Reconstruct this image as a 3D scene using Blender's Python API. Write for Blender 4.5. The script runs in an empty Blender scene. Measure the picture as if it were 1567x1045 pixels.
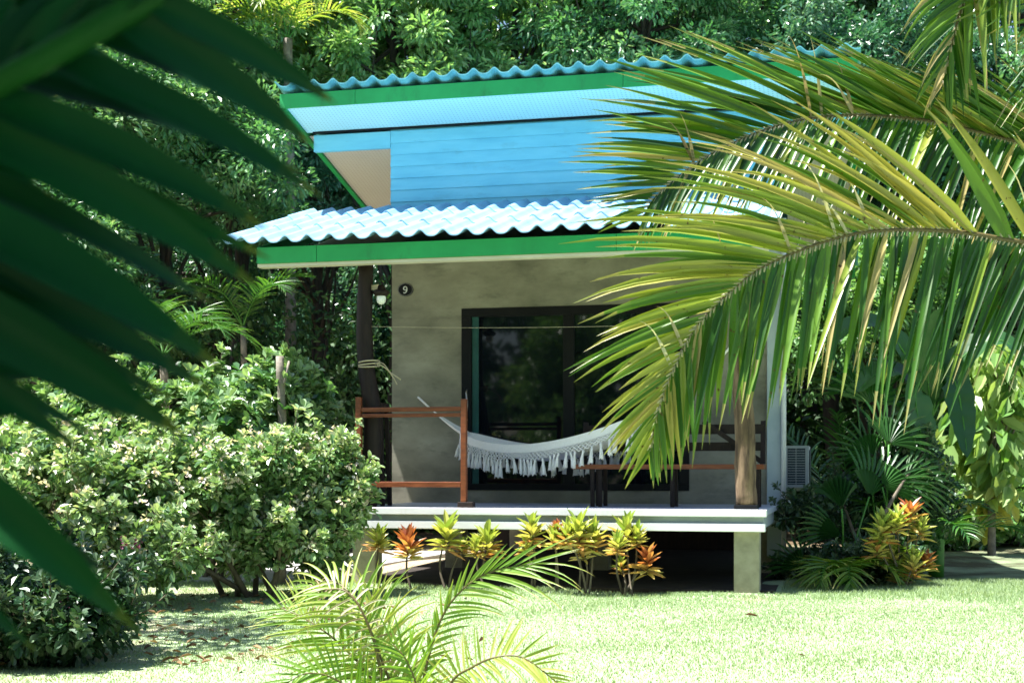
import bpy, math, random
import numpy as np
from mathutils import Vector
R = math.radians
C = bpy.context.scene.collection
SC = bpy.context.scene
# ------------------------------------------------------------------ frames
F = 2176.4
CAMZ = 1.24
G = 0.08                                  # lawn level
TH = R(13.4); CT, ST = math.cos(TH), math.sin(TH)
OX, OY = 2.361, 13.361
def P(x, y, Y):                            # photo direction at a real distance -> world point
    return np.array([(x - 783.5) / F * Y, Y, CAMZ - (y - 720) / F * Y])
def H(u, v, z):                            # house frame -> world
    return np.array([OX + u * CT + v * ST, OY - u * ST + v * CT, z])
# ------------------------------------------------------------------ mesh builder
class MB:
    def __init__(s):
        s.v = []; s.n = 0; s.q = []; s.t = []; s.av = []; s.at = []; s.tv = []; s.tt = []
    def add(s, verts, quads=None, tris=None, var=0.5, tip=0.0):
        verts = np.asarray(verts, dtype=np.float64).reshape(-1, 3)
        if quads is not None and len(quads):
            q = np.asarray(quads, dtype=np.int64).reshape(-1, 4) + s.n
            s.q.append(q); s.av.append(np.broadcast_to(np.asarray(var, float), (len(q),)).copy())
            s.at.append(np.broadcast_to(np.asarray(tip, float), (len(q),)).copy())
        if tris is not None and len(tris):
            t = np.asarray(tris, dtype=np.int64).reshape(-1, 3) + s.n
            s.t.append(t); s.tv.append(np.broadcast_to(np.asarray(var, float), (len(t),)).copy())
            s.tt.append(np.broadcast_to(np.asarray(tip, float), (len(t),)).copy())
        s.v.append(verts); s.n += len(verts)
    def box(s, x0, x1, y0, y1, z0, z1):
        v = [(x, y, z) for z in (z0, z1) for y in (y0, y1) for x in (x0, x1)]
        s.add(v, [(0, 2, 3, 1), (4, 5, 7, 6), (0, 1, 5, 4), (1, 3, 7, 5), (3, 2, 6, 7), (2, 0, 4, 6)])
    def bar(s, a, b, w, h, up=(0, 0, 1)):
        a = np.array(a, float); b = np.array(b, float); d = b - a; d /= np.linalg.norm(d)
        up = np.array(up, float); sd = np.cross(d, up); sd /= np.linalg.norm(sd); up = np.cross(sd, d)
        v = []
        for p in (a, b):
            for i, j in ((-1, -1), (1, -1), (1, 1), (-1, 1)):
                v.append(p + sd * i * w / 2 + up * j * h / 2)
        s.add(v, [(0, 1, 2, 3), (7, 6, 5, 4), (0, 4, 5, 1), (1, 5, 6, 2), (2, 6, 7, 3), (3, 7, 4, 0)])
    def tube(s, pts, rad, n=8, cap=True, var=0.5, jit=0.0, rng=None):
        pts = np.asarray(pts, float); k = len(pts)
        rad = np.broadcast_to(np.asarray(rad, float), (k,))
        tan = np.gradient(pts, axis=0); tan /= np.linalg.norm(tan, axis=1)[:, None] + 1e-9
        ref = np.array([0, 0, 1.0]) if abs(tan[0][2]) < .9 else np.array([1.0, 0, 0])
        ang = np.arange(n) / n * 2 * math.pi
        v = []
        for i in range(k):
            a = np.cross(tan[i], ref); a /= np.linalg.norm(a); b = np.cross(tan[i], a); ref = np.cross(a, tan[i]); 
            r = rad[i] * (1 + (jit * rng.standard_normal(n) if jit else 0))
            r = np.broadcast_to(r, (n,))
            v.append(pts[i] + (np.cos(ang) * r)[:, None] * a + (np.sin(ang) * r)[:, None] * b)
        q = [(i * n + j, i * n + (j + 1) % n, (i + 1) * n + (j + 1) % n, (i + 1) * n + j) for i in range(k - 1) for j in range(n)]
        v = np.concatenate(v)
        tr = []
        if cap:
            v = np.concatenate([v, pts[:1], pts[-1:]]); m = k * n
            tr = [(m, (j + 1) % n, j) for j in range(n)] + [(m + 1, (k - 1) * n + j, (k - 1) * n + (j + 1) % n) for j in range(n)]
        s.add(v, q, tr, var=var)
    def lathe(s, c, prof, n=20):
        v = []; k = len(prof)
        for r, z in prof:
            for j in range(n):
                a = j / n * 2 * math.pi; v.append((c[0] + r * math.cos(a), c[1] + r * math.sin(a), c[2] + z))
        s.add(v, [(i * n + j, i * n + (j + 1) % n, (i + 1) * n + (j + 1) % n, (i + 1) * n + j) for i in range(k - 1) for j in range(n)])
    def grid(s, A, var=0.5, tip=0.0, flip=False):      # A: (m, n, 3)
        m, n = A.shape[:2]
        i, j = np.meshgrid(np.arange(m - 1), np.arange(n - 1), indexing='ij')
        a = (i * n + j).ravel()
        q = np.stack([a, a + 1, a + n + 1, a + n], 1)
        if flip: q = q[:, ::-1]
        s.add(A.reshape(-1, 3), q, var=var, tip=tip)
    def build(s, name, mat, parent=None, off=(0, 0, 0), smooth=False, bevel=0.0):
        me = bpy.data.meshes.new(name)
        V = (np.concatenate(s.v) - np.asarray(off, float)).astype(np.float32)
        q = np.concatenate(s.q) if s.q else np.zeros((0, 4), np.int64)
        t = np.concatenate(s.t) if s.t else np.zeros((0, 3), np.int64)
        me.vertices.add(len(V)); me.vertices.foreach_set('co', V.ravel())
        nl = q.size + t.size
        me.loops.add(nl); me.loops.foreach_set('vertex_index', np.concatenate([q.ravel(), t.ravel()]).astype(np.int32))
        me.polygons.add(len(q) + len(t))
        st = np.concatenate([np.arange(len(q)) * 4, q.size + np.arange(len(t)) * 3]).astype(np.int32)
        me.polygons.foreach_set('loop_start', st)
        for nm, a, b in (('var', s.av, s.tv), ('tip', s.at, s.tt)):
            at = me.attributes.new(nm, 'FLOAT', 'FACE')
            at.data.foreach_set('value', np.concatenate(a + b).astype(np.float32))
        me.polygons.foreach_set('use_smooth', np.full(len(q) + len(t), bool(smooth)))
        me.update(calc_edges=True); me.validate()
        o = bpy.data.objects.new(name, me); C.objects.link(o)
        if mat is not None: me.materials.append(mat)
        if parent is not None: o.parent = parent
        if bevel:
            b = o.modifiers.new('bevel', 'BEVEL'); b.width = bevel; b.segments = 2; b.limit_method = 'ANGLE'
        return o
def tag(o, label=None, cat=None, group=None, kind=None):
    if label: o['label'] = label
    if cat: o['category'] = cat
    if group: o['group'] = group
    if kind: o['kind'] = kind
    return o
def thing(name, label, cat, loc, rz=0, group=None):
    o = bpy.data.objects.new(name, None); C.objects.link(o); o.empty_display_size = .1
    o.location = tuple(float(a) for a in loc); o.rotation_euler = (0, 0, rz)
    return tag(o, label, cat, group)
def nz(v): return v / (np.linalg.norm(v, axis=-1, keepdims=True) + 1e-9)
def spline(pts, n):                         # Catmull-Rom through points
    p = np.asarray(pts, float); p = np.vstack([2 * p[0] - p[1], p, 2 * p[-1] - p[-2]])
    k = len(p) - 3; out = []
    for t in np.linspace(0, k - 1e-6, n):
        i = int(t); s = t - i; a, b, c, d = p[i:i + 4]
        out.append(.5 * (2 * b + (c - a) * s + (2 * a - 5 * b + 4 * c - d) * s * s + (3 * b - a - 3 * c + d) * s ** 3))
    out = np.array(out)
    L = np.concatenate([[0], np.cumsum(np.linalg.norm(np.diff(out, axis=0), axis=1))])
    u = np.linspace(0, L[-1], n)
    return np.stack([np.interp(u, L, out[:, i]) for i in range(3)], 1)
# ------------------------------------------------------------------ materials
def new_mat(name):
    m = bpy.data.materials.new(name); m.use_nodes = True
    nt = m.node_tree; b = nt.nodes['Principled BSDF']
    return m, nt, b
def ramp(nt, fac, stops):
    r = nt.nodes.new('ShaderNodeValToRGB'); e = r.color_ramp.elements
    while len(e) < len(stops): e.new(.5)
    for el, (p, c) in zip(e, stops): el.position = p; el.color = (*c, 1)
    nt.links.new(fac, r.inputs[0]); return r.outputs[0]
def noise(nt, scale, detail=4, rough=.55, coord='Object', stretch=None):
    tc = nt.nodes.new('ShaderNodeTexCoord'); n = nt.nodes.new('ShaderNodeTexNoise')
    n.inputs['Scale'].default_value = scale; n.inputs['Detail'].default_value = detail; n.inputs['Roughness'].default_value = rough
    src = tc.outputs[coord]
    if stretch:
        mp = nt.nodes.new('ShaderNodeMapping'); mp.inputs['Scale'].default_value = stretch; nt.links.new(src, mp.inputs[0]); src = mp.outputs[0]
    nt.links.new(src, n.inputs['Vector']); return n.outputs['Fac']
def mixc(nt, fac, a, b, blend='MIX'):
    m = nt.nodes.new('ShaderNodeMix'); m.data_type = 'RGBA'; m.blend_type = blend
    for val, idx in ((fac, 0), (a, 6), (b, 7)):
        if hasattr(val, 'links'): nt.links.new(val, m.inputs[idx])
        else: m.inputs[idx].default_value = val if idx == 0 else (*val, 1)
    return m.outputs[2]
def math_n(nt, op, a, b=0.0):
    m = nt.nodes.new('ShaderNodeMath'); m.operation = op
    for i, val in enumerate((a, b)):
        if hasattr(val, 'links'): nt.links.new(val, m.inputs[i])
        else: m.inputs[i].default_value = val
    return m.outputs[0]
def bump(nt, b, h, strength, dist=.02):
    n = nt.nodes.new('ShaderNodeBump'); n.inputs['Strength'].default_value = strength; n.inputs['Distance'].default_value = dist
    nt.links.new(h, n.inputs['Height']); nt.links.new(n.outputs[0], b.inputs['Normal'])
def surf(name, stops, scale=6, rough=.6, bmp=.15, spec=.4, stretch=None, detail=6, stain=None):
    m, nt, b = new_mat(name)
    n = noise(nt, scale, detail, .6, stretch=stretch)
    col = ramp(nt, n, stops)
    if stain:                                     # dirt with a shape of its own: (colour, amount, scale, stretch, threshold)
        f = ramp(nt, noise(nt, stain[2], 8, .7, stretch=stain[3]), [(stain[4], (0, 0, 0)), (stain[4] + .18, (1, 1, 1))])
        col = mixc(nt, math_n(nt, 'MULTIPLY', f, stain[1]), col, stain[0])
    nt.links.new(col, b.inputs['Base Color'])
    b.inputs['Roughness'].default_value = rough; b.inputs['Specular IOR Level'].default_value = spec
    if bmp: bump(nt, b, noise(nt, scale * 4, 5, stretch=stretch), bmp, .01)
    return m
def leaf_mat(name, stops, trans=.3, rough=.42, spec=.45, tipc=None, speck=None, tgain=1.5):
    m, nt, b = new_mat(name)
    a = nt.nodes.new('ShaderNodeAttribute'); a.attribute_name = 'var'
    col = ramp(nt, a.outputs['Fac'], stops)
    if tipc:
        t = nt.nodes.new('ShaderNodeAttribute'); t.attribute_name = 'tip'
        col = mixc(nt, t.outputs['Fac'], col, tipc)
    if speck:
        n = noise(nt, speck[0], 3, .6)
        f = ramp(nt, n, [(speck[2], (0, 0, 0)), (speck[2] + .06, (1, 1, 1))])
        col = mixc(nt, f, col, speck[1])
    nt.links.new(col, b.inputs['Base Color'])
    b.inputs['Roughness'].default_value = rough; b.inputs['Specular IOR Level'].default_value = spec
    tr = nt.nodes.new('ShaderNodeBsdfTranslucent')
    nt.links.new(mixc(nt, 1.0, col, (tgain, tgain, tgain * .45), 'MULTIPLY'), tr.inputs['Color'])
    mx = nt.nodes.new('ShaderNodeMixShader'); mx.inputs[0].default_value = trans
    nt.links.new(b.outputs[0], mx.inputs[1]); nt.links.new(tr.outputs[0], mx.inputs[2])
    nt.links.new(mx.outputs[0], nt.nodes['Material Output'].inputs['Surface'])
    return m
M = {}
M['tile'] = surf('blue_roof_tile', [(.3, (.19, .37, .55)), (.55, (.25, .46, .64)), (.75, (.31, .52, .69))], 3, .55, .12, stain=((.13, .22, .26), .55, 2.2, (1.5, .5, 1), .56))
M['tile_edge'] = surf('weathered_blue_tile', [(.3, (.07, .28, .36)), (.6, (.12, .40, .48)), (.8, (.26, .50, .54))], 7, .65, .15, stain=((.05, .10, .09), .6, 3, (1.5, .6, 1), .55))
M['green'] = surf('green_paint', [(.3, (.012, .27, .075)), (.7, (.018, .36, .105))], 2, .5, .06, stain=((.02, .13, .05), .6, 3.5, (1.2, 1, .5), .55))
M['cream'] = surf('cream_paint', [(.3, (.50, .47, .36)), (.7, (.60, .57, .46))], 3, .6, .05)
M['bluewall'] = surf('pale_blue_paint', [(.25, (.13, .49, .70)), (.5, (.17, .57, .77)), (.75, (.22, .62, .81))], 1.6, .5, .08, stretch=(1, 1, 6), stain=((.10, .30, .40), .5, 1.8, (1.2, 1, 4), .57))
M['conc'] = surf('raw_concrete', [(.28, (.115, .109, .084)), (.42, (.20, .19, .147)), (.56, (.265, .253, .197)), (.72, (.36, .345, .275))], 1.3, .75, .35, stretch=(1, 1, 1.8), detail=12, stain=((.12, .117, .093), .65, 3.0, (1, 1, 2.6), .53))
M['conc2'] = surf('pillar_concrete', [(.25, (.20, .185, .13)), (.5, (.32, .30, .22)), (.8, (.44, .40, .31))], 5, .8, .5, stain=((.10, .09, .06), .6, 4, (1, 1, .5), .54))
M['white'] = surf('white_paint', [(.3, (.66, .68, .70)), (.6, (.76, .77, .78)), (.8, (.82, .82, .82))], 1.5, .5, .08, stretch=(1, 1, 5), stain=((.46, .45, .41), .5, 3, (1.6, 1, .5), .58))
M['bandgrey'] = surf('grey_render', [(.3, (.30, .34, .37)), (.7, (.38, .42, .44))], 4, .6, .08, stain=((.36, .36, .34), .5, 3, (1.6, 1, .5), .57))
M['floor'] = surf('lavender_floor_paint', [(.3, (.42, .47, .62)), (.7, (.52, .56, .70))], 2, .3, .03)
M['wood'] = surf('red_brown_wood', [(.3, (.10, .028, .012)), (.55, (.19, .055, .022)), (.8, (.27, .09, .04))], 6, .4, .1, stretch=(1, 8, 8))
M['darkwood'] = surf('dark_post_wood', [(.3, (.008, .005, .005)), (.7, (.024, .014, .011))], 7, .6, .4, stretch=(3, 3, .6), spec=.25)
M['bark'] = surf('rough_bark', [(.3, (.045, .028, .018)), (.5, (.13, .085, .05)), (.75, (.24, .17, .10))], 9, .85, .9, stretch=(2.2, 2.2, .35))
M['branch'] = surf('grey_branch', [(.3, (.06, .045, .03)), (.7, (.17, .14, .10))], 12, .8, .5, stretch=(1, 1, .4))
M['woodbark'] = surf('dark_forest_bark', [(.3, (.02, .016, .012)), (.7, (.06, .048, .036))], 12, .9, .5, stretch=(1, 1, .4))
M['palebark'] = surf('pale_bark', [(.3, (.12, .10, .08)), (.7, (.30, .26, .21))], 10, .8, .4)
M['black'] = surf('black_aluminium', [(.3, (.003, .0035, .006)), (.7, (.006, .007, .010))], 5, .4, .0, spec=.2)
M['teal'] = surf('teal_reflection_frame', [(.3, (.008, .06, .065)), (.7, (.015, .10, .10))], 4, .4, 0)  # reflection on the inner door frame put into its base colour
M['steel'] = surf('steel', [(.3, (.35, .36, .37)), (.7, (.5, .5, .5))], 8, .3, 0); M['steel'].node_tree.nodes['Principled BSDF'].inputs['Metallic'].default_value = .8
M['acwhite'] = surf('ac_white', [(.3, (.55, .58, .60)), (.7, (.66, .68, .70))], 3, .45, 0)
M['acdark'] = surf('ac_dark', [(.3, (.03, .05, .07)), (.7, (.05, .07, .09))], 3, .5, 0)
M['paleblueconc'] = surf('pale_column_paint', [(.3, (.34, .42, .47)), (.7, (.46, .53, .57))], 4, .6, .15)
M['cotton'] = surf('white_cotton', [(.3, (.78, .78, .77)), (.7, (.88, .88, .87))], 60, .9, .5, spec=.1)
M['rope'] = surf('pale_rope', [(.3, (.40, .34, .22)), (.7, (.55, .48, .34))], 40, .9, .3, spec=.1)
M['bulb'] = surf('opal_glass', [(.3, (.8, .8, .8)), (.7, (.85, .85, .85))], 4, .2, 0)
M['path'] = surf('pale_concrete_path', [(.3, (.36, .35, .33)), (.7, (.48, .47, .45))], 3, .85, .2)
M['deadleaf'] = leaf_mat('dead_leaf', [(0, (.07, .035, .015)), (.5, (.17, .10, .05)), (1, (.32, .22, .12))], .1, .7, .2)
M['rachis'] = surf('palm_midrib', [(.3, (.13, .12, .03)), (.5, (.24, .23, .08)), (.8, (.40, .37, .20))], 25, .5, .1)
M['rachis_n'] = surf('near_midrib', [(.3, (.006, .06, .008)), (.7, (.015, .10, .014))], 6, .6, .05, spec=.15)
M['rachis_g'] = surf('green_midrib', [(.3, (.03, .13, .012)), (.7, (.06, .20, .02))], 6, .5, .05)
# glass of the sliding door: dark room behind, clear reflection in front
m, nt, b = new_mat('dark_glass'); b.inputs['Base Color'].default_value = (.004, .006, .010, 1); b.inputs['Roughness'].default_value = .03
b.inputs['Specular IOR Level'].default_value = .4; M['glass'] = m
# perforated soffit board
def soffit(name, col, dark):
    m, nt, b = new_mat(name)
    tc = nt.nodes.new('ShaderNodeTexCoord'); sp = nt.nodes.new('ShaderNodeSeparateXYZ'); nt.links.new(tc.outputs['Object'], sp.inputs[0])
    def cell(o, p):
        f = math_n(nt, 'FRACT', math_n(nt, 'MULTIPLY', o, 1 / p)); return math_n(nt, 'ABSOLUTE', math_n(nt, 'SUBTRACT', f, .5))
    d = math_n(nt, 'ADD', math_n(nt, 'POWER', cell(sp.outputs[0], .045), 2), math_n(nt, 'POWER', cell(sp.outputs[1], .045), 2))
    hole = math_n(nt, 'LESS_THAN', d, .035)
    n = noise(nt, 2.5, 4)
    base = mixc(nt, n, tuple(c * .9 for c in col), tuple(min(1, c * 1.08) for c in col))
    nt.links.new(mixc(nt, hole, base, dark), b.inputs['Base Color']); b.inputs['Roughness'].default_value = .6
    return m
M['soffit'] = soffit('perforated_blue_soffit', (.40, .73, .86), (.22, .46, .58))
M['soffit2'] = soffit('perforated_beige_soffit', (.58, .53, .48), (.42, .34, .28))
# foliage
g = lambda a, k: tuple(c * k for c in a)
M['forest1'] = leaf_mat('forest_leaf_mid', [(0, (.026, .11, .042)), (.5, (.085, .235, .09)), (.85, (.19, .36, .16)), (1, (.36, .46, .30))], .30, .32, .9)
M['forest2'] = leaf_mat('forest_leaf_light', [(0, (.055, .16, .045)), (.5, (.15, .31, .10)), (.85, (.27, .43, .18)), (1, (.44, .52, .34))], .33, .32, .9)
M['forest3'] = leaf_mat('forest_leaf_cool', [(0, (.014, .08, .04)), (.5, (.045, .16, .085)), (1, (.18, .31, .19))], .22, .32, .9)
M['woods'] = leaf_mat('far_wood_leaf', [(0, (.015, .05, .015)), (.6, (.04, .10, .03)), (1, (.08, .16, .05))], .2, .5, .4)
M['shrub'] = leaf_mat('shrub_leaf', [(0, (.05, .14, .045)), (.45, (.15, .27, .105)), (.8, (.30, .41, .21)), (1, (.52, .55, .40))], .28, .30, .9)
M['shrub2'] = leaf_mat('round_shrub_leaf', [(0, (.05, .15, .045)), (.5, (.15, .29, .11)), (1, (.31, .43, .23))], .28, .30, .9)
M['shrubd'] = leaf_mat('dark_shrub_leaf', [(0, (.012, .045, .02)), (.6, (.035, .09, .04)), (1, (.12, .18, .10))], .2, .36, .6)
M['blossom'] = leaf_mat('pink_white_blossom', [(0, (.52, .42, .40)), (.5, (.66, .60, .55)), (1, (.74, .72, .64))], .3, .7, .2)
M['blossomp'] = leaf_mat('purple_blossom', [(0, (.10, .02, .06)), (1, (.22, .07, .15))], .3, .7, .2)
M['palm'] = leaf_mat('coconut_leaflet', [(0, (.014, .06, .006)), (.3, (.032, .11, .010)), (.6, (.13, .25, .025)), (.85, (.29, .33, .05)), (1, (.40, .36, .09))], .26, .36, .5, tipc=(.42, .34, .14), speck=(34, (.09, .045, .015), .66), tgain=1.6)
M['palmdry'] = leaf_mat('dry_leaflet', [(0, (.30, .22, .13)), (.5, (.48, .42, .30)), (1, (.62, .58, .46))], .25, .6, .2)
M['palmg'] = leaf_mat('young_palm_leaflet', [(0, (.06, .15, .015)), (.5, (.15, .26, .035)), (.85, (.25, .32, .06)), (1, (.40, .38, .12))], .35, .4, .5, tipc=(.42, .36, .12), tgain=1.8)
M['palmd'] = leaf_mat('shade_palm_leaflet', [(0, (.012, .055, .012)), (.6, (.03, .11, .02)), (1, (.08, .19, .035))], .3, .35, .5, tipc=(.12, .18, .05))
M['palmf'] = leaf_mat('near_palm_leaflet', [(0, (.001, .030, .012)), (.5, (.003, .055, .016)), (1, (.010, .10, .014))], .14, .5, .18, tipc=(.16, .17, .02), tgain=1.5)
M['croton_y'] = leaf_mat('croton_yellow', [(0, (.20, .30, .06)), (.45, (.40, .43, .10)), (.8, (.52, .44, .16)), (1, (.50, .22, .08))], .3, .35, .5, tipc=(.45, .25, .10))
M['croton_r'] = leaf_mat('croton_red', [(0, (.30, .10, .05)), (.4, (.46, .15, .06)), (.75, (.52, .34, .12)), (1, (.46, .42, .16))], .3, .35, .5, tipc=(.40, .08, .04))
M['yleaf'] = leaf_mat('lime_leaf', [(0, (.12, .26, .06)), (.5, (.27, .40, .13)), (.85, (.44, .50, .20)), (1, (.56, .50, .14))], .4, .45, .5)
M['banana'] = leaf_mat('banana_leaf', [(0, (.015, .07, .018)), (1, (.05, .14, .03))], .3, .38, .5)
M['grassblade'] = leaf_mat('grass_blade', [(0, (.225, .32, .17)), (.5, (.26, .35, .20)), (.85, (.295, .38, .235)), (1, (.37, .38, .26))], .38, .6, .2, tgain=1.2)
# ------------------------------------------------------------------ leaves
def leaves(mb, rng, pos, axis, nrm, L, W, fold=.22, droop=.12, var=None, blunt=False):
    N = len(pos); axis = nz(axis); side = nz(np.cross(axis, nrm)); nrm = np.cross(side, axis)
    L = np.broadcast_to(L, (N,))[:, None]; W = np.broadcast_to(W, (N,))[:, None]
    base = pos; tipp = pos + axis * L - nrm * droop * L
    q1 = .56 if blunt else .36
    l1 = pos + axis * q1 * L + side * W * .5 + nrm * fold * W; r1 = pos + axis * q1 * L - side * W * .5 + nrm * fold * W
    q2, w2 = (.88, .34) if blunt else (.74, .38)
    l2 = pos + axis * q2 * L + side * W * w2 + nrm * (fold * W * .8 - droop * L * .5); r2 = pos + axis * q2 * L - side * W * w2 + nrm * (fold * W * .8 - droop * L * .5)
    V = np.stack([base, l1, l2, tipp, r2, r1], 1).reshape(-1, 3)
    b = np.arange(N) * 6
    Q = np.stack([np.stack([b, b + 1, b + 2, b + 3], 1), np.stack([b, b + 3, b + 4, b + 5], 1)], 1).reshape(-1, 4)
    if var is None: var = rng.random(N)
    mb.add(V, Q, var=np.repeat(var, 2))
def rdir(rng, n): return nz(rng.standard_normal((n, 3)))
def crown_clumps(rng, c, r, n, inner=.45, zlo=-.75):
    d = rdir(rng, n * 3); d = d[d[:, 2] > zlo][:n]
    f = inner + (1 - inner) * rng.random(len(d)) ** .6
    f *= 1 + .12 * np.sin(d[:, 0] * 5 + c[0] * 3) + .1 * np.cos(d[:, 1] * 4 + d[:, 2] * 5 + c[1])
    return np.asarray(c) + d * f[:, None] * np.asarray(r)
def foliage(mb, rng, cl, per, cr, L, asp=.42, flat=.62, up=.7, ctr=None, lv=.25, blunt=False):
    n = len(cl) * per
    cc = np.repeat(cl, per, 0)
    d = rdir(rng, n); rr = rng.random(n) ** .45
    pos = cc + d * (rr * cr * np.repeat(.65 + .7 * rng.random(len(cl)), per))[:, None] * np.array([1, 1, flat])
    out = d + .55 * rdir(rng, n); out[:, 2] -= .15
    nrm = np.array([0, 0, up]) + .5 * d + .55 * rdir(rng, n)
    cv = np.repeat(rng.random(len(cl)), per)
    var = np.clip(.55 * cv + .45 * rng.random(n) + .0, 0, 1)
    LL = L * (1 - lv + 2 * lv * rng.random(n))
    leaves(mb, rng, pos, out, nrm, LL, LL * asp, var=var, blunt=blunt)
def rosettes(mb, rng, tips, dirs, k, L, asp=.45, spread=.9, var=None, blunt=True):
    n = len(tips); dirs = nz(dirs)
    a = np.cross(dirs, rdir(rng, n)); a = nz(a); b = np.cross(dirs, a)
    for j in range(k):
        ang = (j / k * 2 * math.pi + rng.random(n) * .9)[:, None]
        lift = (.15 + .75 * rng.random(n))[:, None]
        ax = (a * np.cos(ang) + b * np.sin(ang)) * spread + dirs * lift
        off = dirs * (-.5 * L * rng.random(n))[:, None]
        vv = None if var is None else np.clip(var + .25 * (rng.random(n) - .5), 0, 1)
        leaves(mb, rng, tips + off, ax, dirs + .25 * rdir(rng, n), L * (.7 + .5 * rng.random(n)), L * asp * (.8 + .4 * rng.random(n)), var=vv, blunt=blunt)
def limbs(mb, rng, base, top, r0, cl, nl, rl=.045, sway=.25):
    base = np.asarray(base, float); top = np.asarray(top, float)
    mid = base + (top - base) * .5 + np.array([rng.normal() * sway, rng.normal() * sway, 0])
    sp = spline([base, mid, top], 12)
    mb.tube(sp, np.linspace(r0, r0 * .3, 12), 9, jit=.05, rng=rng)
    for k in rng.choice(len(cl), min(nl, len(cl)), replace=False):
        i = int(rng.integers(4, 11)); a = sp[i]; e = cl[k]
        m = (a + e) / 2 + rdir(rng, 1)[0] * .18 * np.linalg.norm(e - a) * .5
        mb.tube(spline([a, m, e], 7), np.linspace(min(rl, r0 * .5), .008, 7), 6)
def tree(name, label, X, Y, ctr, rad, nclump, per, cr, L, mat, seed, r0=.16, group=None, cat='tree', asp=.42, nl=26, bark='woodbark', extra=None, inner=.45):
    rng = np.random.default_rng(seed)
    t = thing(name, label, cat, (X, Y, G), group=group)
    cl = crown_clumps(rng, ctr, rad, nclump, inner)
    if extra: cl = np.vstack([cl] + [crown_clumps(rng, c, r, n, inner) for c, r, n in extra])
    fb = MB(); foliage(fb, rng, cl, per, cr, L, asp); fb.build('crown', M[mat], t, off=(X, Y, G))
    tb = MB(); limbs(tb, rng, (X, Y, G - .2), (ctr[0], ctr[1], ctr[2] + rad[2] * .4), r0, cl, nl)
    tb.build('trunk', M[bark], t, off=(X, Y, G), smooth=True)
    return t
# ------------------------------------------------------------------ palm fronds
def attr_surf(name, stops, rough=.5):
    m, nt, b = new_mat(name); a = nt.nodes.new('ShaderNodeAttribute'); a.attribute_name = 'var'
    nt.links.new(mixc(nt, math_n(nt, 'MULTIPLY', noise(nt, 30, 4), .6), ramp(nt, a.outputs['Fac'], stops), (.05, .035, .015)), b.inputs['Base Color']); b.inputs['Roughness'].default_value = rough
    return m
M['rachis'] = attr_surf('palm_midrib', [(0, (.10, .07, .025)), (.6, (.14, .11, .035)), (.8, (.55, .50, .32)), (1, (.60, .55, .36))])
def leaflet(mb, p, d, nrm, L, W, droop, var, rng, seg=6, tip0=.75, fold=.3, curl=0.0, gx=(0, 0, -1), brk=None):
    d = d / np.linalg.norm(d); sd = np.cross(d, nrm); sd /= np.linalg.norm(sd) + 1e-9; nn = np.cross(sd, d)
    g_ = np.array(gx, float)
    A = []; tips = []
    pos = np.array(p, float); dd = d.copy()
    for i in range(seg + 1):
        s = i / seg
        w = W * (.45 + .55 * min(1, s / .14)) * max(0.03, (1 - max(0, (s - .3) / .7) ** 1.7))
        if brk is not None and s > brk: w *= .5
        c = np.cross(sd, dd); c /= np.linalg.norm(c) + 1e-9
        A.append([pos + sd * w / 2 + c * w * fold, pos, pos - sd * w / 2 + c * w * fold])
        k = droop * (2 * s + 1 / seg)
        if brk is not None and s > brk: k += 1.6
        nd = dd + g_ * k / seg * 1.0 + sd * curl / seg
        dd = nd / np.linalg.norm(nd)
        pos = pos + dd * L / seg
        if i < seg: tips += [max(0, (s + .5 / seg - tip0) / (1 - tip0 + 1e-6)) * .95] * 2
    mb.grid(np.array(A), var=var, tip=np.array(tips))
def frond(mb_l, mb_r, pts, n, up, lenA, angA, lenB, angB, W, rng, droopA=.25, droopB=.3, liftA=.15, liftB=.15, var=(.3, .8), r0=.02, r1=.004, t0=0., jitter=.12, tip0=.75, skip=0.0, fold=.3, varfA=None, varfB=None, keepA=None):
    """pts: rachis control points; up: blade normal; len/ang A and B: values along the rachis for its two sides (interpolated)."""
    sp = spline(pts, 60)
    mb_r.tube(sp, np.linspace(r0, r1, 60), 7)
    tan = np.gradient(sp, axis=0); tan = nz(tan)
    xs = np.linspace(0, 1, 60)
    U = np.asarray(up, float)
    for sgn, ln, an, dr, lf, vf in ((1, lenA, angA, droopA, liftA, varfA), (-1, lenB, angB, droopB, liftB, varfB)):
        if ln is None: continue
        for i in range(n):
            t = t0 + (1 - t0) * (i + .5 * (sgn > 0) + rng.random() * .35) / n
            if t > 1 or rng.random() < skip: continue
            wk = 1.0
            if keepA and sgn > 0:
                if rng.random() > keepA(t)[0]: continue
                wk = keepA(t)[1]
            p = np.array([np.interp(t, xs, sp[:, k]) for k in range(3)]); T = nz(np.array([np.interp(t, xs, tan[:, k]) for k in range(3)]))
            un = U - T * U.dot(T); un /= np.linalg.norm(un); S = np.cross(T, un) * sgn
            L = np.interp(t, np.linspace(0, 1, len(ln)), ln) * (1 + jitter * rng.normal())
            a = R(np.interp(t, np.linspace(0, 1, len(an)), an) + rng.normal() * 3.5)
            d = T * math.cos(a) + S * math.sin(a) + un * (lf + rng.normal() * .07)
            v = rng.uniform(*var) if vf is None else vf(t, rng)
            if r0 > .01: mb_r.tube([p, p + nz(d) * W * .9], [W * .22, W * .12], 5, var=1.0)
            leaflet(mb_l, p, d, un + .25 * rng.normal() * T, L, wk * W * (.8 + .35 * rng.random()) * (.55 + .45 * min(1, (1 - t) * 4 + .2)), dr * (.6 + .8 * rng.random()), np.clip(v, 0, 1), rng, tip0=tip0 + rng.normal() * .08, fold=fold)
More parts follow.
